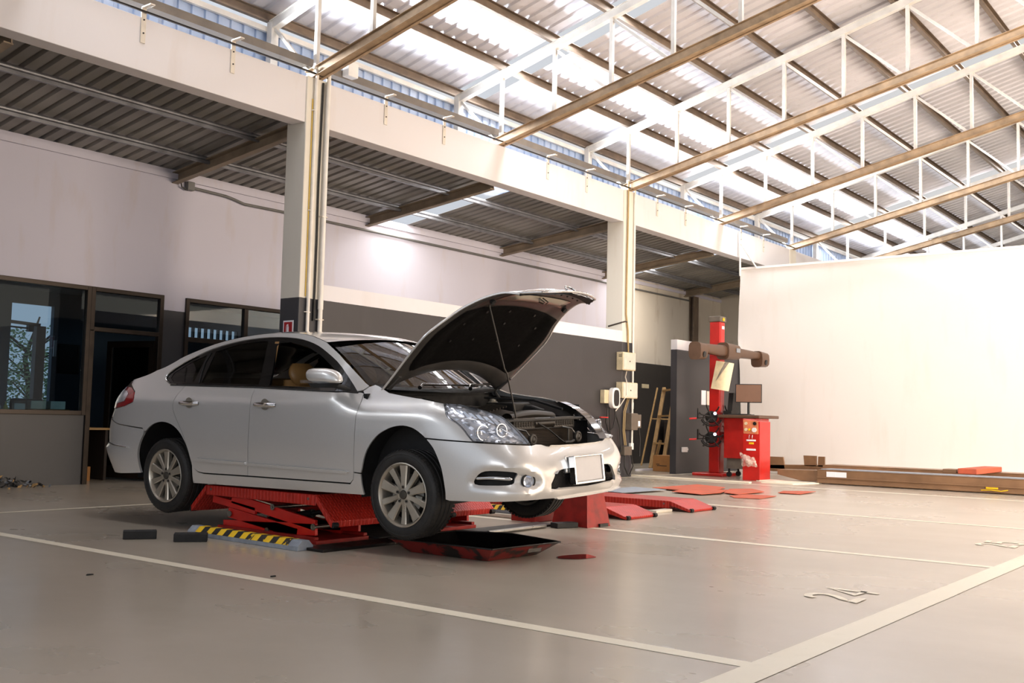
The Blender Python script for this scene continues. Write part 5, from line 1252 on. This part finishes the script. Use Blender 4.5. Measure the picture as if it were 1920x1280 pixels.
# wheels
def wheel(u, sg):
    vface = .875
    d = Vector((0, sg, 0)); x = Vector((1, 0, 0)); y = d.cross(x)
    T = CM @ Matrix.Translation((u, sg*vface, .443)) @ Matrix((x, y, d)).transposed().to_4x4()
    o = thing('wheel', None, None, mat=T); del_keys = [k for k in ('label', 'category') if k in o]
    o.parent = car; o.matrix_parent_inverse = Matrix.Identity(4); o.matrix_basis = wm(car).inverted() @ T
    Ro = .326; m = MB()
    prof = [(.218, -.205), (.236, -.214), (.275, -.218), (.305, -.205), (.320, -.190)]
    tz = [-.19, -.158, -.155, -.145, -.142, -.112, -.109, -.099, -.096, -.066, -.063, -.053, -.050, -.025]
    for i, z in enumerate(tz):
        g = i % 4 in (2, 3) and False
        depth = .008 if i in (2, 3, 6, 7, 10, 11) else 0
        prof.append((Ro-depth-(.002 if z in (-.19, -.025) else 0), z))
    prof += [(.318, -.010), (.305, .004), (.292, .009), (.288, .006), (.275, .009), (.250, .008), (.236, .002), (.228, -.006), (.222, -.02)]
    m.lathe(prof, T, 72)
    # shoulder tread blocks
    for k in range(60):
        a = 2*pi*k/60
        for z0, z1 in ((-.025, -.004), (-.210, -.19)):
            p = []
            for (r, aa, z) in ((Ro+.001, a, z0), (Ro+.001, a+.07, z0), (.317, a+.07, z1), (.317, a, z1)): p.append(T @ Vector((r*cos(aa), r*sin(aa), z)))
            q = []
            for (r, aa, z) in ((Ro-.012, a, z0), (Ro-.012, a+.07, z0), (.305, a+.07, z1), (.305, a, z1)): q.append(T @ Vector((r*cos(aa), r*sin(aa), z)))
            m.add(p+q, [(0, 1, 2, 3), (0, 4, 5, 1), (1, 5, 6, 2), (2, 6, 7, 3), (3, 7, 4, 0)])
    m.build('tire', M['tire'], o, smooth=35)
    m = MB(); m.lathe([(.222, -.012), (.232, -.002), (.233, .004), (.226, .006), (.216, -.004), (.207, -.03), (.200, -.07), (.198, -.19), (.222, -.20)], T, 64); m.build('rim', M['alloy'], o, smooth=40)
    m = MB(); m.lathe([(.207, -.09), (.12, -.095), (.0, -.095)], T, 40); m.build('brake_drum', M['dark_steel'], o, smooth=40)
    m = MB(); m.lathe([(.15, -.075), (.15, -.065), (.09, -.062), (.09, -.08)], T, 40, close=True); m.build('brake_disc', M['steel'], o, smooth=40)
    sp = MB()
    def spoke(a, w0, w1, z0, z1):
        prof_ = []
        for r, w_, z in ((.045, w0, -.022+.006), (.10, w0*1.08, z0), (.17, (w0+w1)/2*1.05, z0+.001), (.212, w1, z1)):
            for sx_, zz in ((-1, 0), (-.72, .007), (.72, .007), (1, 0), (1, -.028), (-1, -.028)):
                prof_.append(T @ Vector((r*cos(a)-sx_*w_*sin(a), r*sin(a)+sx_*w_*cos(a), z+zz)))
        n0 = 6; fs = []
        for i in range(3):
            for k in range(n0): fs.append((i*n0+k, i*n0+(k+1) % n0, (i+1)*n0+(k+1) % n0, (i+1)*n0+k))
        fs += [tuple(range(n0)), tuple(range(3*n0, 4*n0))]
        sp.add(prof_, fs)
    for k in range(5):
        a = -pi/2+2*pi*k/5; spoke(a, .024, .040, -.016, -.012); spoke(a+pi/5, .018, .026, -.022, -.018)
    sp.lathe([(.072, -.045), (.072, -.022), (.060, -.014), (.034, -.012)], T, 30)
    sp.build('spokes', M['alloy'], o, smooth=25)
    m = MB(); m.lathe([(.032, -.02), (.032, -.006), (.028, -.002), (0, 0)], T, 24); m.build('center_cap', M['alloy_dark'], o, smooth=40)
    for k in range(5):
        a = -pi/2+2*pi*(k+.5)/5 if False else -pi/2+2*pi*k/5+pi/5*.0
        q = Vector((.056*cos(a+.0), .056*sin(a+.0), 0)); m = MB()
        m.lathe([(.0135, -.02), (.0135, -.008), (.0115, -.008), (.0115, -.018), (.009, -.018), (.008, -.006), (0, -.005)], T @ Matrix.Translation(q), 12); m.build('lug_nut', M['dark_steel'], o, smooth=30)
    m = MB(); a = .35; m.prism([T @ Vector((r*cos(b), r*sin(b), -.085)) for r, b in ((.10, a-.35), (.16, a-.3), (.165, a), (.16, a+.3), (.10, a+.35))], (T.to_3x3() @ Vector((0, 0, .05)))); m.build('caliper', M['steel'], o)
for u_ in (0, -2.775):
    for sg in (1, -1): wheel(u_, sg)
# wheel wells, underbody, dark backing
for u_, ar in ((0.008, .425), (-2.785, .405)):
    for sg in (1, -1):
        m = MB()
        m.grid(lambda a, b: Cw(u_+ar*1.02*cos(pi*a*1.16-.25), sg*(.865-.42*b), .50+.01+ar*1.04*sin(pi*a*1.16-.25)), 24, 3)
        m.grid(lambda a, b: Cw(u_+ar*1.02*b*cos(pi*a*1.16-.25), sg*.45, .51+ar*1.04*b*sin(pi*a*1.16-.25)), 24, 3)
        m.build('wheel_well', M['matte_black'], car, smooth=60)
m = MB()
def cbox(m, u0, u1, v0, v1, w0, w1, mi=0):
    m.add([Cw(u, v, w) for w in (w0, w1) for (u, v) in ((u0, v0), (u1, v0), (u1, v1), (u0, v1))], [(0, 3, 2, 1), (4, 5, 6, 7), (0, 1, 5, 4), (1, 2, 6, 5), (2, 3, 7, 6), (3, 0, 4, 7)], mi)
cbox(m, -2.30, -.45, -.82, .82, .42, .50); cbox(m, -3.75, -2.30, -.44, .44, .45, .60); cbox(m, -.45, .85, -.44, .44, .45, .55); cbox(m, -3.75, -3.2, -.75, .75, .48, .6); cbox(m, .45, .88, -.7, .7, .44, .5)
cbox(m, -.46, -.42, -.80, .80, .45, 1.17); cbox(m, -2.42, -2.36, -.80, .80, .45, 1.20)
m.build('underbody', M['matte_black'], car)
m = MB(); m.tube([Cw(.0, -.62, .44), Cw(0, .62, .44)], .03, 10); m.tube([Cw(-2.775, -.62, .44), Cw(-2.775, .62, .44)], .035, 10)
m.tube([Cw(-.3, .15, .42), Cw(-1.5, .15, .42), Cw(-2.4, .3, .42), Cw(-3.6, .45, .45)], .03, 10); m.tube([Cw(.35, .6, .43), Cw(.1, .45, .42), Cw(-.25, .5, .45)], .03, 8)
m.build('suspension', M['dark_steel'], car, smooth=50)
inner = [(-.48, 1.16), (-.47, .52), (-2.2, .51), (-2.38, .62), (-2.5, .84), (-2.62, .96), (-2.64, 1.14), (-2.58, 1.215), (-1.66, 1.20)]
panel('dark_door_backing', inner, lambda s, w: Bs(s, w, -.03), mat='matte_black', gap=0, step=.12, thick=0)  # dark sheet added behind the doors to block light through the gaps
panel('inner_fender', [(-.45, 1.15), (.2, 1.09), (.45, 1.06), (.48, .98), (.60, .88), (.30, .83), (.12, .95), (0, .965), (-.14, .945), (-.29, .86), (-.42, .70)], lambda s, w: Bs(s, w, -.03), mat='matte_black', gap=0, step=.1, thick=0)
m = MB(); m.grid(lambda a, b: (lambda p: Cw(p[0], p[1], p[2]-.05))(roofpt(-1.06-1.4*a, -.95-1.5*a, -.93+1.86*b)), 10, 12); m.build('headliner', M['matte_black'], car, smooth=60)
# interior
for sg in (1, -1):
    for u_, nm in ((-1.28, 'front_seat'),):
        m = MB(); n0 = 12
        m.grid(lambda a, b: Cw(u_-.10-.26*a+.07*cos(2*pi*b), sg*.38+(.25-.05*a)*sin(2*pi*b)*(1-.25*a**4), .70+.58*a), 8, 18); sback = m.build(nm, M['tan'], car, smooth=60)
        m = MB(); m.grid(lambda a, b: Cw(-1.70+.055*cos(2*pi*b)*sin(pi*(.1+.8*a))**.5-.04*a+.14, sg*.38+.15*sin(2*pi*b)*sin(pi*(.1+.8*a))**.4, 1.24+.18*a), 8, 16)
        for q in (-.06, .06): m.tube([Cw(-1.56, sg*.38+q, 1.2), Cw(-1.56, sg*.38+q, 1.3)], .007, 6)
        m.build('headrest', M['tan'], sback, smooth=60)
        m = MB(); cbox(m, -1.45, -.90, sg*.38-.26, sg*.38+.26, .62, .78); m.build('seat_cushion', M['tan'], sback, bevel=.05)
m = MB(); cbox(m, -2.55, -2.38, -.62, .62, .70, 1.30); cbox(m, -2.5, -2.0, -.65, .65, .60, .78); m.build('rear_bench', M['tan'], car, bevel=.05)
m = MB(); cbox(m, -.78, -.42, -.72, .72, .95, 1.165); cbox(m, -.62, -.45, -.70, .70, 1.16, 1.185); m.build('dashboard', M['engine'], car, bevel=.03)
T = CM @ Matrix.Translation((-.90, .38, 1.10)) @ Matrix.Rotation(radians(68), 4, 'Y')
m = MB(); m.tube([T @ Vector((.185*cos(2*pi*k/28), .185*sin(2*pi*k/28), 0)) for k in range(29)], .014, 8, cap=False); m.tube([T @ Vector((-.18, 0, 0)), T @ Vector((.18, 0, 0))], .02, 8); m.tube([T @ Vector((0, -.18, 0)), T @ Vector((0, 0, .02)), T @ Vector((0, 0, .2))], .02, 8); m.build('steering_wheel', M['engine'], car, smooth=60)
m = MB(); m.grid(lambda a, b: Cw(-1.60-.08*a-.045*b if False else -1.585-.075*(1-a)*0-.06*a+.05*b, .77-.14*a, 1.20+.40*a), 6, 2); m.build('pillar_trim', M['tan'], car, smooth=60)
m = MB(); cbox(m, -1.06, -1.01, -.12, .12, 1.50, 1.56); m.build('rear_view_mirror', M['trim_black'], car, bevel=.01)
# cowl and wipers
m = MB(); m.grid(lambda a, b: (lambda t: Cw(-.19-.28*abs(t)**2.2+.13*a, .70*t, 1.203+.03*t*t-.03*a))(-1+2*b), 3, 24); m.build('cowl_panel', M['matte_black'], car, smooth=60)
for (p0, p1, p2, p3) in (((-.16, .50, 1.215), (-.22, .40, 1.24), (-.215, .05, 1.235), (-.20, -.28, 1.228)), ((-.10, -.05, 1.205), (-.15, -.12, 1.235), (-.22, -.38, 1.24), (-.30, -.58, 1.245))):
    m = MB(); m.tube([Cw(*p0), Cw(*p1), Cw(*p2)], .011, 8, rad=[.016, .012, .008]); wi = m.build('wiper', M['trim_black'], car, smooth=60)
    m = MB(); m.tube([Cw(*p1), Cw(*p2), Cw(*p3)], .008, 6); m.build('blade', M['matte_black'], wi, smooth=60)
# hood, opened about its rear hinges
E_ = [(-.40, .735, 1.212), (-.236, .757, 1.18), (0, .779, 1.148), (.20, .785, 1.122), (.31, .755, 1.105), (.42, .70, 1.09), (.54, .65, 1.062), (.679, .585, 1.005), (.79, .525, .93), (.854, .475, .84)]
C_ = [(-.20, 1.245), (-.08, 1.238), (.10, 1.218), (.28, 1.188), (.40, 1.162), (.52, 1.128), (.63, 1.08), (.76, 1.00), (.87, .905), (.925, .83)]
HU, HW, HA = -.355, 1.236, radians(49)
def hrot(u, v, w):
    x, z = u-HU, w-HW; return Cw(HU+.012+x*cos(HA)-z*sin(HA), v, HW+x*sin(HA)+z*cos(HA))
def tabf(tab, x):
    x = max(0, min(len(tab)-1, x)); i = min(int(x), len(tab)-2); f = x-i
    p = [Vector(tab[max(0, i-1)]), Vector(tab[i]), Vector(tab[i+1]), Vector(tab[min(len(tab)-1, i+2)])]
    return .5*((2*p[1])+(p[2]-p[0])*f+(2*p[0]-5*p[1]+4*p[2]-p[3])*f*f+(3*p[1]-p[0]-3*p[2]+p[3])*f**3)
def H(a, t, off=0):
    x = a*(len(E_)-1); e = tabf(E_, x); c = tabf(C_, x); k = abs(t)**2.1
    crease = .012*math.exp(-((abs(t)-.62)/.08)**2)*sin(pi*min(1, a*1.15))
    return (c[0]+(e[0]-c[0])*k, e[1]*t, c[1]+(e[2]-c[1])*k+crease-off)
def Hs(a, t, off=0): return hrot(*H(a, t, off))
m = MB(); m.grid(lambda a, b: Hs(a, -1+2*b), 40, 44); hood = m.build('hood', M['paint'], car, smooth=60, recalc=False); hood['label'] = 'silver hood propped open'
def hin(name, a0, a1, t0, t1, off, mat, na=16, nb=24):
    m = MB(); m.grid(lambda a, b: Hs(a0+(a1-a0)*a, t0+(t1-t0)*b, off), na, nb); return m.build(name, M[mat], hood, smooth=60, recalc=False)
m = MB()                                                  # inner panel with rolled rim
def inner_fn(a, b):
    t = -1+2*b; rim = min(1, min(a/.05, (1-a)/.05, (1-abs(t))/.06)); bead = .012*math.exp(-((a-.10)/.025)**2)
    return Hs(a, t*.992, .004+.026*rim+bead)
m.grid(inner_fn, 44, 50); m.build('inner_panel', M['paint_in'], hood, smooth=60, recalc=False)
for t in (1, -1):
    m = MB(); m.tube([Hs(k/30, t*.998, .006) for k in range(31)], .009, 6); m.build('hood_edge', M['paint'], hood, smooth=60)
def pad_edge():
    pts = []
    for k in range(41):
        t = -.86+1.72*k/40; pts.append((.20+.02*(1-abs(t))-.05*max(0, abs(t)-.7)*0, t))
    return pts
m = MB()
def padf(a, b):
    t = -1+2*b; lo = .12; A = lo+(.63-lo)*a
    T_ = t*(.90 if a > .15 else .90-.10*(1-a/.15)**2)
    e = min(1, min(a, 1-a)/.04, (1-abs(t))/.04); return Hs(A, T_, .034+.016*e)
m.grid(padf, 34, 40); pad = m.build('insulation_pad', M['pad'], hood, smooth=60, recalc=False)
for (a, t) in ((.28, .55), (.28, .2), (.28, -.2), (.28, -.6), (.44, .6), (.44, -.05), (.46, -.62), (.58, .5), (.58, .1), (.58, -.4)):
    p = Hs(a, t, .052); q = Hs(a, t, .058); m = MB(); m.cyl(p, q, .011, 10); m.build('clip', M['engine'], pad, smooth=40)
m = MB(); m.grid(lambda a, b: Hs(.735+.10*a-.03*sin(pi*b), -.72+1.44*b, .036+.034*sin(pi*a)*min(1, min(b, 1-b)/.15)), 10, 28); m.build('stiffener', M['alloy'], hood, smooth=60, recalc=False)
for t in (.66, -.66):
    m = MB(); m.tube([Hs(.74, t*1.2, .035), Hs(.74, t*1.2, .06)], .022, 12); m.build('bump_stop', M['matte_black'], hood, smooth=40)
m = MB(); m.tube([Hs(.79, .05, .05), Hs(.79, .02, .10), Hs(.77, -.02, .105), Hs(.75, -.04, .06)], .006, 6); m.tube([Hs(.80, .0, .05), Hs(.80, -.03, .10), Hs(.78, -.07, .10)], .006, 6); m.build('latch_striker', M['steel'], hood, smooth=40)
m = MB()
for k in range(9):
    t = -.8+.2*k; p = Hs(.90, t*.9, .031); q = Hs(.90, t*.9, .036); m.cyl(p, q, .010, 8)
m.build('access_holes', M['matte_black'], hood)
# grille fixed to the hood's front edge
def beak(a, b, off=0):
    t = -1+2*b; x = len(E_)-1; e = E_[-1]; c = C_[-1]; k = abs(t)**2.1
    u = c[0]+(e[0]-c[0])*k; w = c[1]+(e[2]-c[1])*k; drop = .125*(1-.30*abs(t)**3)
    return hrot(u+.085*a-off, e[1]*t*(1-.22*a), w-drop*a)
m = MB(); m.grid(lambda a, b: beak(a, b, .02), 8, 30); gp = m.build('upper_grille', M['matte_black'], hood, smooth=60, recalc=False)
m = MB(); m.tube([beak(0, b/30, -.006) for b in range(31)], .010, 8); m.tube([beak(1, b/30, -.006) for b in range(31)], .009, 8); m.tube([beak(a/6, 0, -.004) for a in range(7)], .010, 8); m.tube([beak(a/6, 1, -.004) for a in range(7)], .010, 8)
for q in (.3, .55, .8): m.tube([beak(q, .03+.94*b/30, -.006) for b in range(31)], .006, 6)
m.build('grille_chrome', M['chrome'], gp, smooth=60)
m = MB(); cc = beak(.48, .5, -.02)
m.tube([cc+Vector((0, 0, 0)) + (hrot(1, .055*cos(2*pi*k/24), .045*sin(2*pi*k/24))-hrot(1, 0, 0)) for k in range(25)], .008, 8, cap=False); m.build('emblem_ring', M['chrome'], gp, smooth=60)
for t in (1, -1):
    m = MB(); m.tube([hrot(-.38, .70*t, 1.19), Cw(-.33, .70*t, 1.17), Cw(-.28, .69*t, 1.12)], .014, 8); m.tube([Hs(.03, t*.94, .03), Hs(.12, t*.93, .035)], .016, 8); m.build('hinge', M['paint_in'], hood, smooth=50)
m = MB(); m.tube([Hs(1, -1+2*k/30, .012) for k in range(31)], .012, 6); m.build('hood_seal', M['rubber'], hood, smooth=60)
rod_top = Hs(.655, .60, .05)
m = MB(); m.tube([rod_top+Vector((.0, 0, .01)), rod_top, rod_top.lerp(Cw(.50, .14, .93), .52)+Vector((0, 0, .0)), rod_top.lerp(Cw(.50, .14, .93), .56)+Vector((.02, 0, .0)), Cw(.50, .14, .93)], .0065, 8); m.build('prop_rod', M['engine_grey'], car, smooth=60)
# engine bay
m = MB(); cbox(m, -.42, .60, -.70, -.46, .60, .95); cbox(m, -.42, .60, .46, .70, .60, .95); cbox(m, -.45, -.38, -.70, .70, .6, 1.15); cbox(m, -.4, .7, -.6, .6, .55, .62)
m.build('engine_bay', M['matte_black'], car)
for sg in (1, -1):
    m = MB(); m.grid(lambda a, b: Cw(-.32+.85*a, sg*(.755-.12*b-.06*a), 1.145-.07*a-.10*b), 10, 3); m.build('fender_apron', M['engine'], car, smooth=50)
    m = MB(); m.lathe([(.10, -.02), (.10, .0), (.05, .015), (.03, .03), (0, .03)], CM @ Matrix.Translation((-.02, sg*.56, 1.05)), 24); m.build('strut_tower', M['engine'], car, smooth=40)
m = MB()
m.grid(lambda a, b: Cw(-.12+.46*a, -.34+.62*b, 1.02+.05*sin(pi*b)**.5*1+.015*sin(pi*a)-.07*a), 12, 14); cbox(m, -.10, .34, -.33, .27, .85, 1.0)
for k in range(7): m.tube([Cw(-.05+.03*k, -.22+.07*k, 1.078-.005*k), Cw(.12+.02*k, -.24+.07*k, 1.062-.006*k)], .009, 6)
m.build('engine_cover', M['engine_grey'], car, smooth=40)
m = MB(); cbox(m, -.20, .10, -.62, -.38, .9, 1.09); m.build('air_box', M['engine'], car, bevel=.015)
m = MB(); cbox(m, -.15, .12, .36, .58, .88, 1.06); m.build('battery', M['engine'], car, bevel=.01)
m = MB(); cbox(m, -.14, .11, .37, .57, 1.06, 1.075); m.build('battery_cover', M['engine_grey'], car, bevel=.008)
m = MB(); m.grid(lambda a, b: Cw(.40+.05*cos(2*pi*b), -.46+.60*a, .985+.035*sin(2*pi*b)+.02*sin(pi*a)), 16, 14); m.build('intake_duct', M['engine_grey'], car, smooth=60)
for pth, r_ in (([(.30, -.50, .99), (.15, -.56, 1.02), (.0, -.52, 1.03)], .05), ([(.5, .22, .90), (.3, .30, .97), (.18, .20, .98)], .025), ([(.55, -.32, .93), (.38, -.40, 1.0), (.1, -.36, 1.02)], .012),
               ([(-.3, -.5, 1.13), (.1, -.66, 1.11), (.45, -.56, 1.04)], .010), ([(.5, .35, .93), (.2, .6, 1.0), (-.25, .55, 1.1)], .012), ([(-.30, .30, 1.12), (-.05, .40, 1.09), (.25, .38, 1.02)], .014)):
    m = MB(); m.tube([Cw(*p) for p in smooth_poly(pth, False, 4)] if False else [Cw(*p) for p in pth], r_, 10); m.build('hose', M['rubber'], car, smooth=60)
m = MB(); m.lathe([(.04, -.05), (.045, .0), (.045, .06), (.03, .07), (.028, .09), (0, .092)], CM @ Matrix.Translation((-.24, -.54, 1.03)), 18); m.build('fluid_reservoir', simple('reservoir_plastic', '#8f887a', .4), car, smooth=40)
m = MB(); cbox(m, -.02, .10, .60, .68, 1.06, 1.10); m.build('relay_box', M['engine_grey'], car, bevel=.008)
m = MB(); cbox(m, .585, .60, -.40, .40, .66, .95); rd = m.build('radiator', M['fins'], car)
m = MB(); cbox(m, .56, .62, -.44, .44, .945, .975); cbox(m, .56, .61, -.47, -.40, .62, .96); cbox(m, .56, .61, .40, .47, .62, .96); m.build('tank', M['engine_grey'], rd, bevel=.008)
m = MB(); cbox(m, .50, .66, -.62, .62, .965, .985); cbox(m, .50, .62, -.47, .47, .90, .97); m.build('radiator_support', M['engine'], car, bevel=.006)
for v0, v1 in ((.14, .40), (-.40, -.14)):
    m = MB(); cbox(m, .615, .655, v0-.01, v1+.01, .975, .99); cbox(m, .615, .65, v0-.01, v1+.01, .915, .925)
    for k in range(6): cbox(m, .635, .65, v0, v1, .925+.009*k, .928+.009*k)
    for k in range(9): q = v0+(v1-v0)*k/8; cbox(m, .635, .652, q-.002, q+.002, .92, .98)
    m.build('air_guide_grille', M['engine_grey'], car)
m = MB(); m.grid(lambda a, b: Cw(.60+.06*sin(pi*b), -.13+.26*a, .905+.085*b), 6, 8); m.build('latch_cover', M['engine_grey'], car, smooth=50)
for v in (.29, -.33):
    T = CM @ Matrix.Translation((.74, v, .835)) @ Matrix.Rotation(radians(90), 4, 'Y')
    hn = MB().lathe([(0, -.02), (.036, -.018), (.045, 0), (.042, .01), (.03, .014), (.022, .01), (.012, .018), (0, .02)], T, 24).build('horn', M['engine_grey'], car, smooth=40)
    m = MB(); m.tube([Cw(.73, v, .84), Cw(.70, v+.03, .90), Cw(.64, v+.08, .915)], .007, 6); m.build('bracket', M['steel'], hn, smooth=50)
m = MB(); m.tube([Cw(.66, .10, .95), Cw(.69, 0, .90), Cw(.72, -.10, .83), Cw(.74, -.14, .80)], .006, 6); m.tube([Cw(.74, -.14, .80), Cw(.76, -.20, .80), Cw(.74, -.27, .81)], .012, 6); m.build('latch_cable', M['cable'], car, smooth=60)
m = MB(); cbox(m, .70, .80, -.62, .62, .62, .78); m.build('bumper_beam', M['engine'], car, bevel=.01)
# ---------------------------------------------------------------- camera, light
R = ((0.616666, -0.073918, -0.783747), (-0.786899, -0.029228, -0.616390), (0.022655, 0.996836, -0.076190))
cam = bpy.data.cameras.new('camera'); co = bpy.data.objects.new('camera', cam); COL.objects.link(co)
co.matrix_world = Matrix.Translation((0, 0, 1.0)) @ Matrix(R).to_4x4()
cam.lens = 35.984; cam.sensor_width = 36; cam.clip_start = .05; cam.clip_end = 300
bpy.context.scene.camera = co

def area(name, loc, direction, sx, sy, power, col, spread=180, up=None):
    l = bpy.data.lights.new(name, 'AREA'); l.shape = 'RECTANGLE'; l.size = sx; l.size_y = sy; l.energy = power; l.color = col; l.spread = radians(spread)
    o = bpy.data.objects.new(name, l); COL.objects.link(o)
    d = Vector(direction).normalized(); z = -d
    x = Vector(up).normalized() if up else Vector((1, 0, 0)); x = (x - z*x.dot(z)).normalized(); y = z.cross(x)
    o.matrix_world = Matrix.Translation(loc) @ Matrix((x, y, z)).transposed().to_4x4()
    return o
# daylight through the roof lights (each strip in four lengths)
tilt = (0, -.2425, -.970)
for k, s in enumerate(SK):
    for q in range(4):
        y = 9.2-3.55*q
        area('skylight_daylight', (s+.33, y, rz(y)+.012), tilt, .60, 3.5, (60, 160, 210, 210)[k], (.95, .96, 1))
for s in LSK:
    area('roof_light_daylight', (s+.37, 11.75, lz(11.75)-.004), (0, -.14, -.99), .70, 2.9, 95, (1, .97, .92))
# added lamps hidden behind the beams, brightening the roof underside (one lamp per bay)
for k in range(12):
    area('hidden_eave_fill', (-4.1+3.83*k, 10.93, 5.58), (0, -1, .12), 3.8, .14, 230, (.88, .93, 1), 150)
# added unseen warm fill lamp, brightening and tinting the right end of the hall
area('warm_side_fill', (13, -9, 3.0), (.7, 1, .0), 12, 5, 2900, (1, .83, .66), 140)
area('camera_side_fill', (-6, -3.5, 2.6), (1, .55, -.02), 7, 4.4, 200, (.97, .97, 1), 150, up=(.55, -1, 0))  # added fill lamp behind the camera, lifts the near side of the car
for loc, d_, sx, sy, up in (((14, -19, 2.6), (0, 1, 0), 60, 5.2, (1, 0, 0)), ((-8, -3, 4), (1, 0, 0), 34, 8, (0, 1, 0)), ((46, -3, 5), (-1, 0, 0), 34, 10, (0, 1, 0))):
    o = area('sky_portal', loc, d_, sx, sy, 1, (1, 1, 1), up=up); o.data.cycles.is_portal = True
w = bpy.data.worlds.new('sky'); bpy.context.scene.world = w; w.use_nodes = True
nt = w.node_tree; bg = nt.nodes['Background']
tc = nt.nodes.new('ShaderNodeTexCoord'); sp = nt.nodes.new('ShaderNodeSeparateXYZ'); nt.links.new(tc.outputs['Generated'], sp.inputs[0])
dt = nt.nodes.new('ShaderNodeVectorMath'); dt.operation = 'DOT_PRODUCT'; nt.links.new(tc.outputs['Generated'], dt.inputs[0]); dt.inputs[1].default_value = (.83, -.53, .15)
rp = nt.nodes.new('ShaderNodeValToRGB'); nt.links.new(dt.outputs['Value'], rp.inputs[0])
e = rp.color_ramp.elements; e[0].position = 0; e[0].color = (.80, .88, 1, 1); e[1].position = 1; e[1].color = (1.0, .86, .68, 1)
nt.links.new(rp.outputs[0], bg.inputs[0]); bg.inputs[1].default_value = .9
sc = bpy.context.scene
sc.view_settings.view_transform = 'Standard'; sc.view_settings.look = 'None'; sc.view_settings.gamma = 1; sc.view_settings.use_curve_mapping = False
sc.view_settings.exposure = -0.12
sc.cycles.max_bounces = 7; sc.cycles.diffuse_bounces = 4; sc.cycles.glossy_bounces = 4; sc.cycles.transparent_max_bounces = 12; sc.cycles.sample_clamp_indirect = 6
sc.cycles.caustics_reflective = False; sc.cycles.caustics_refractive = False
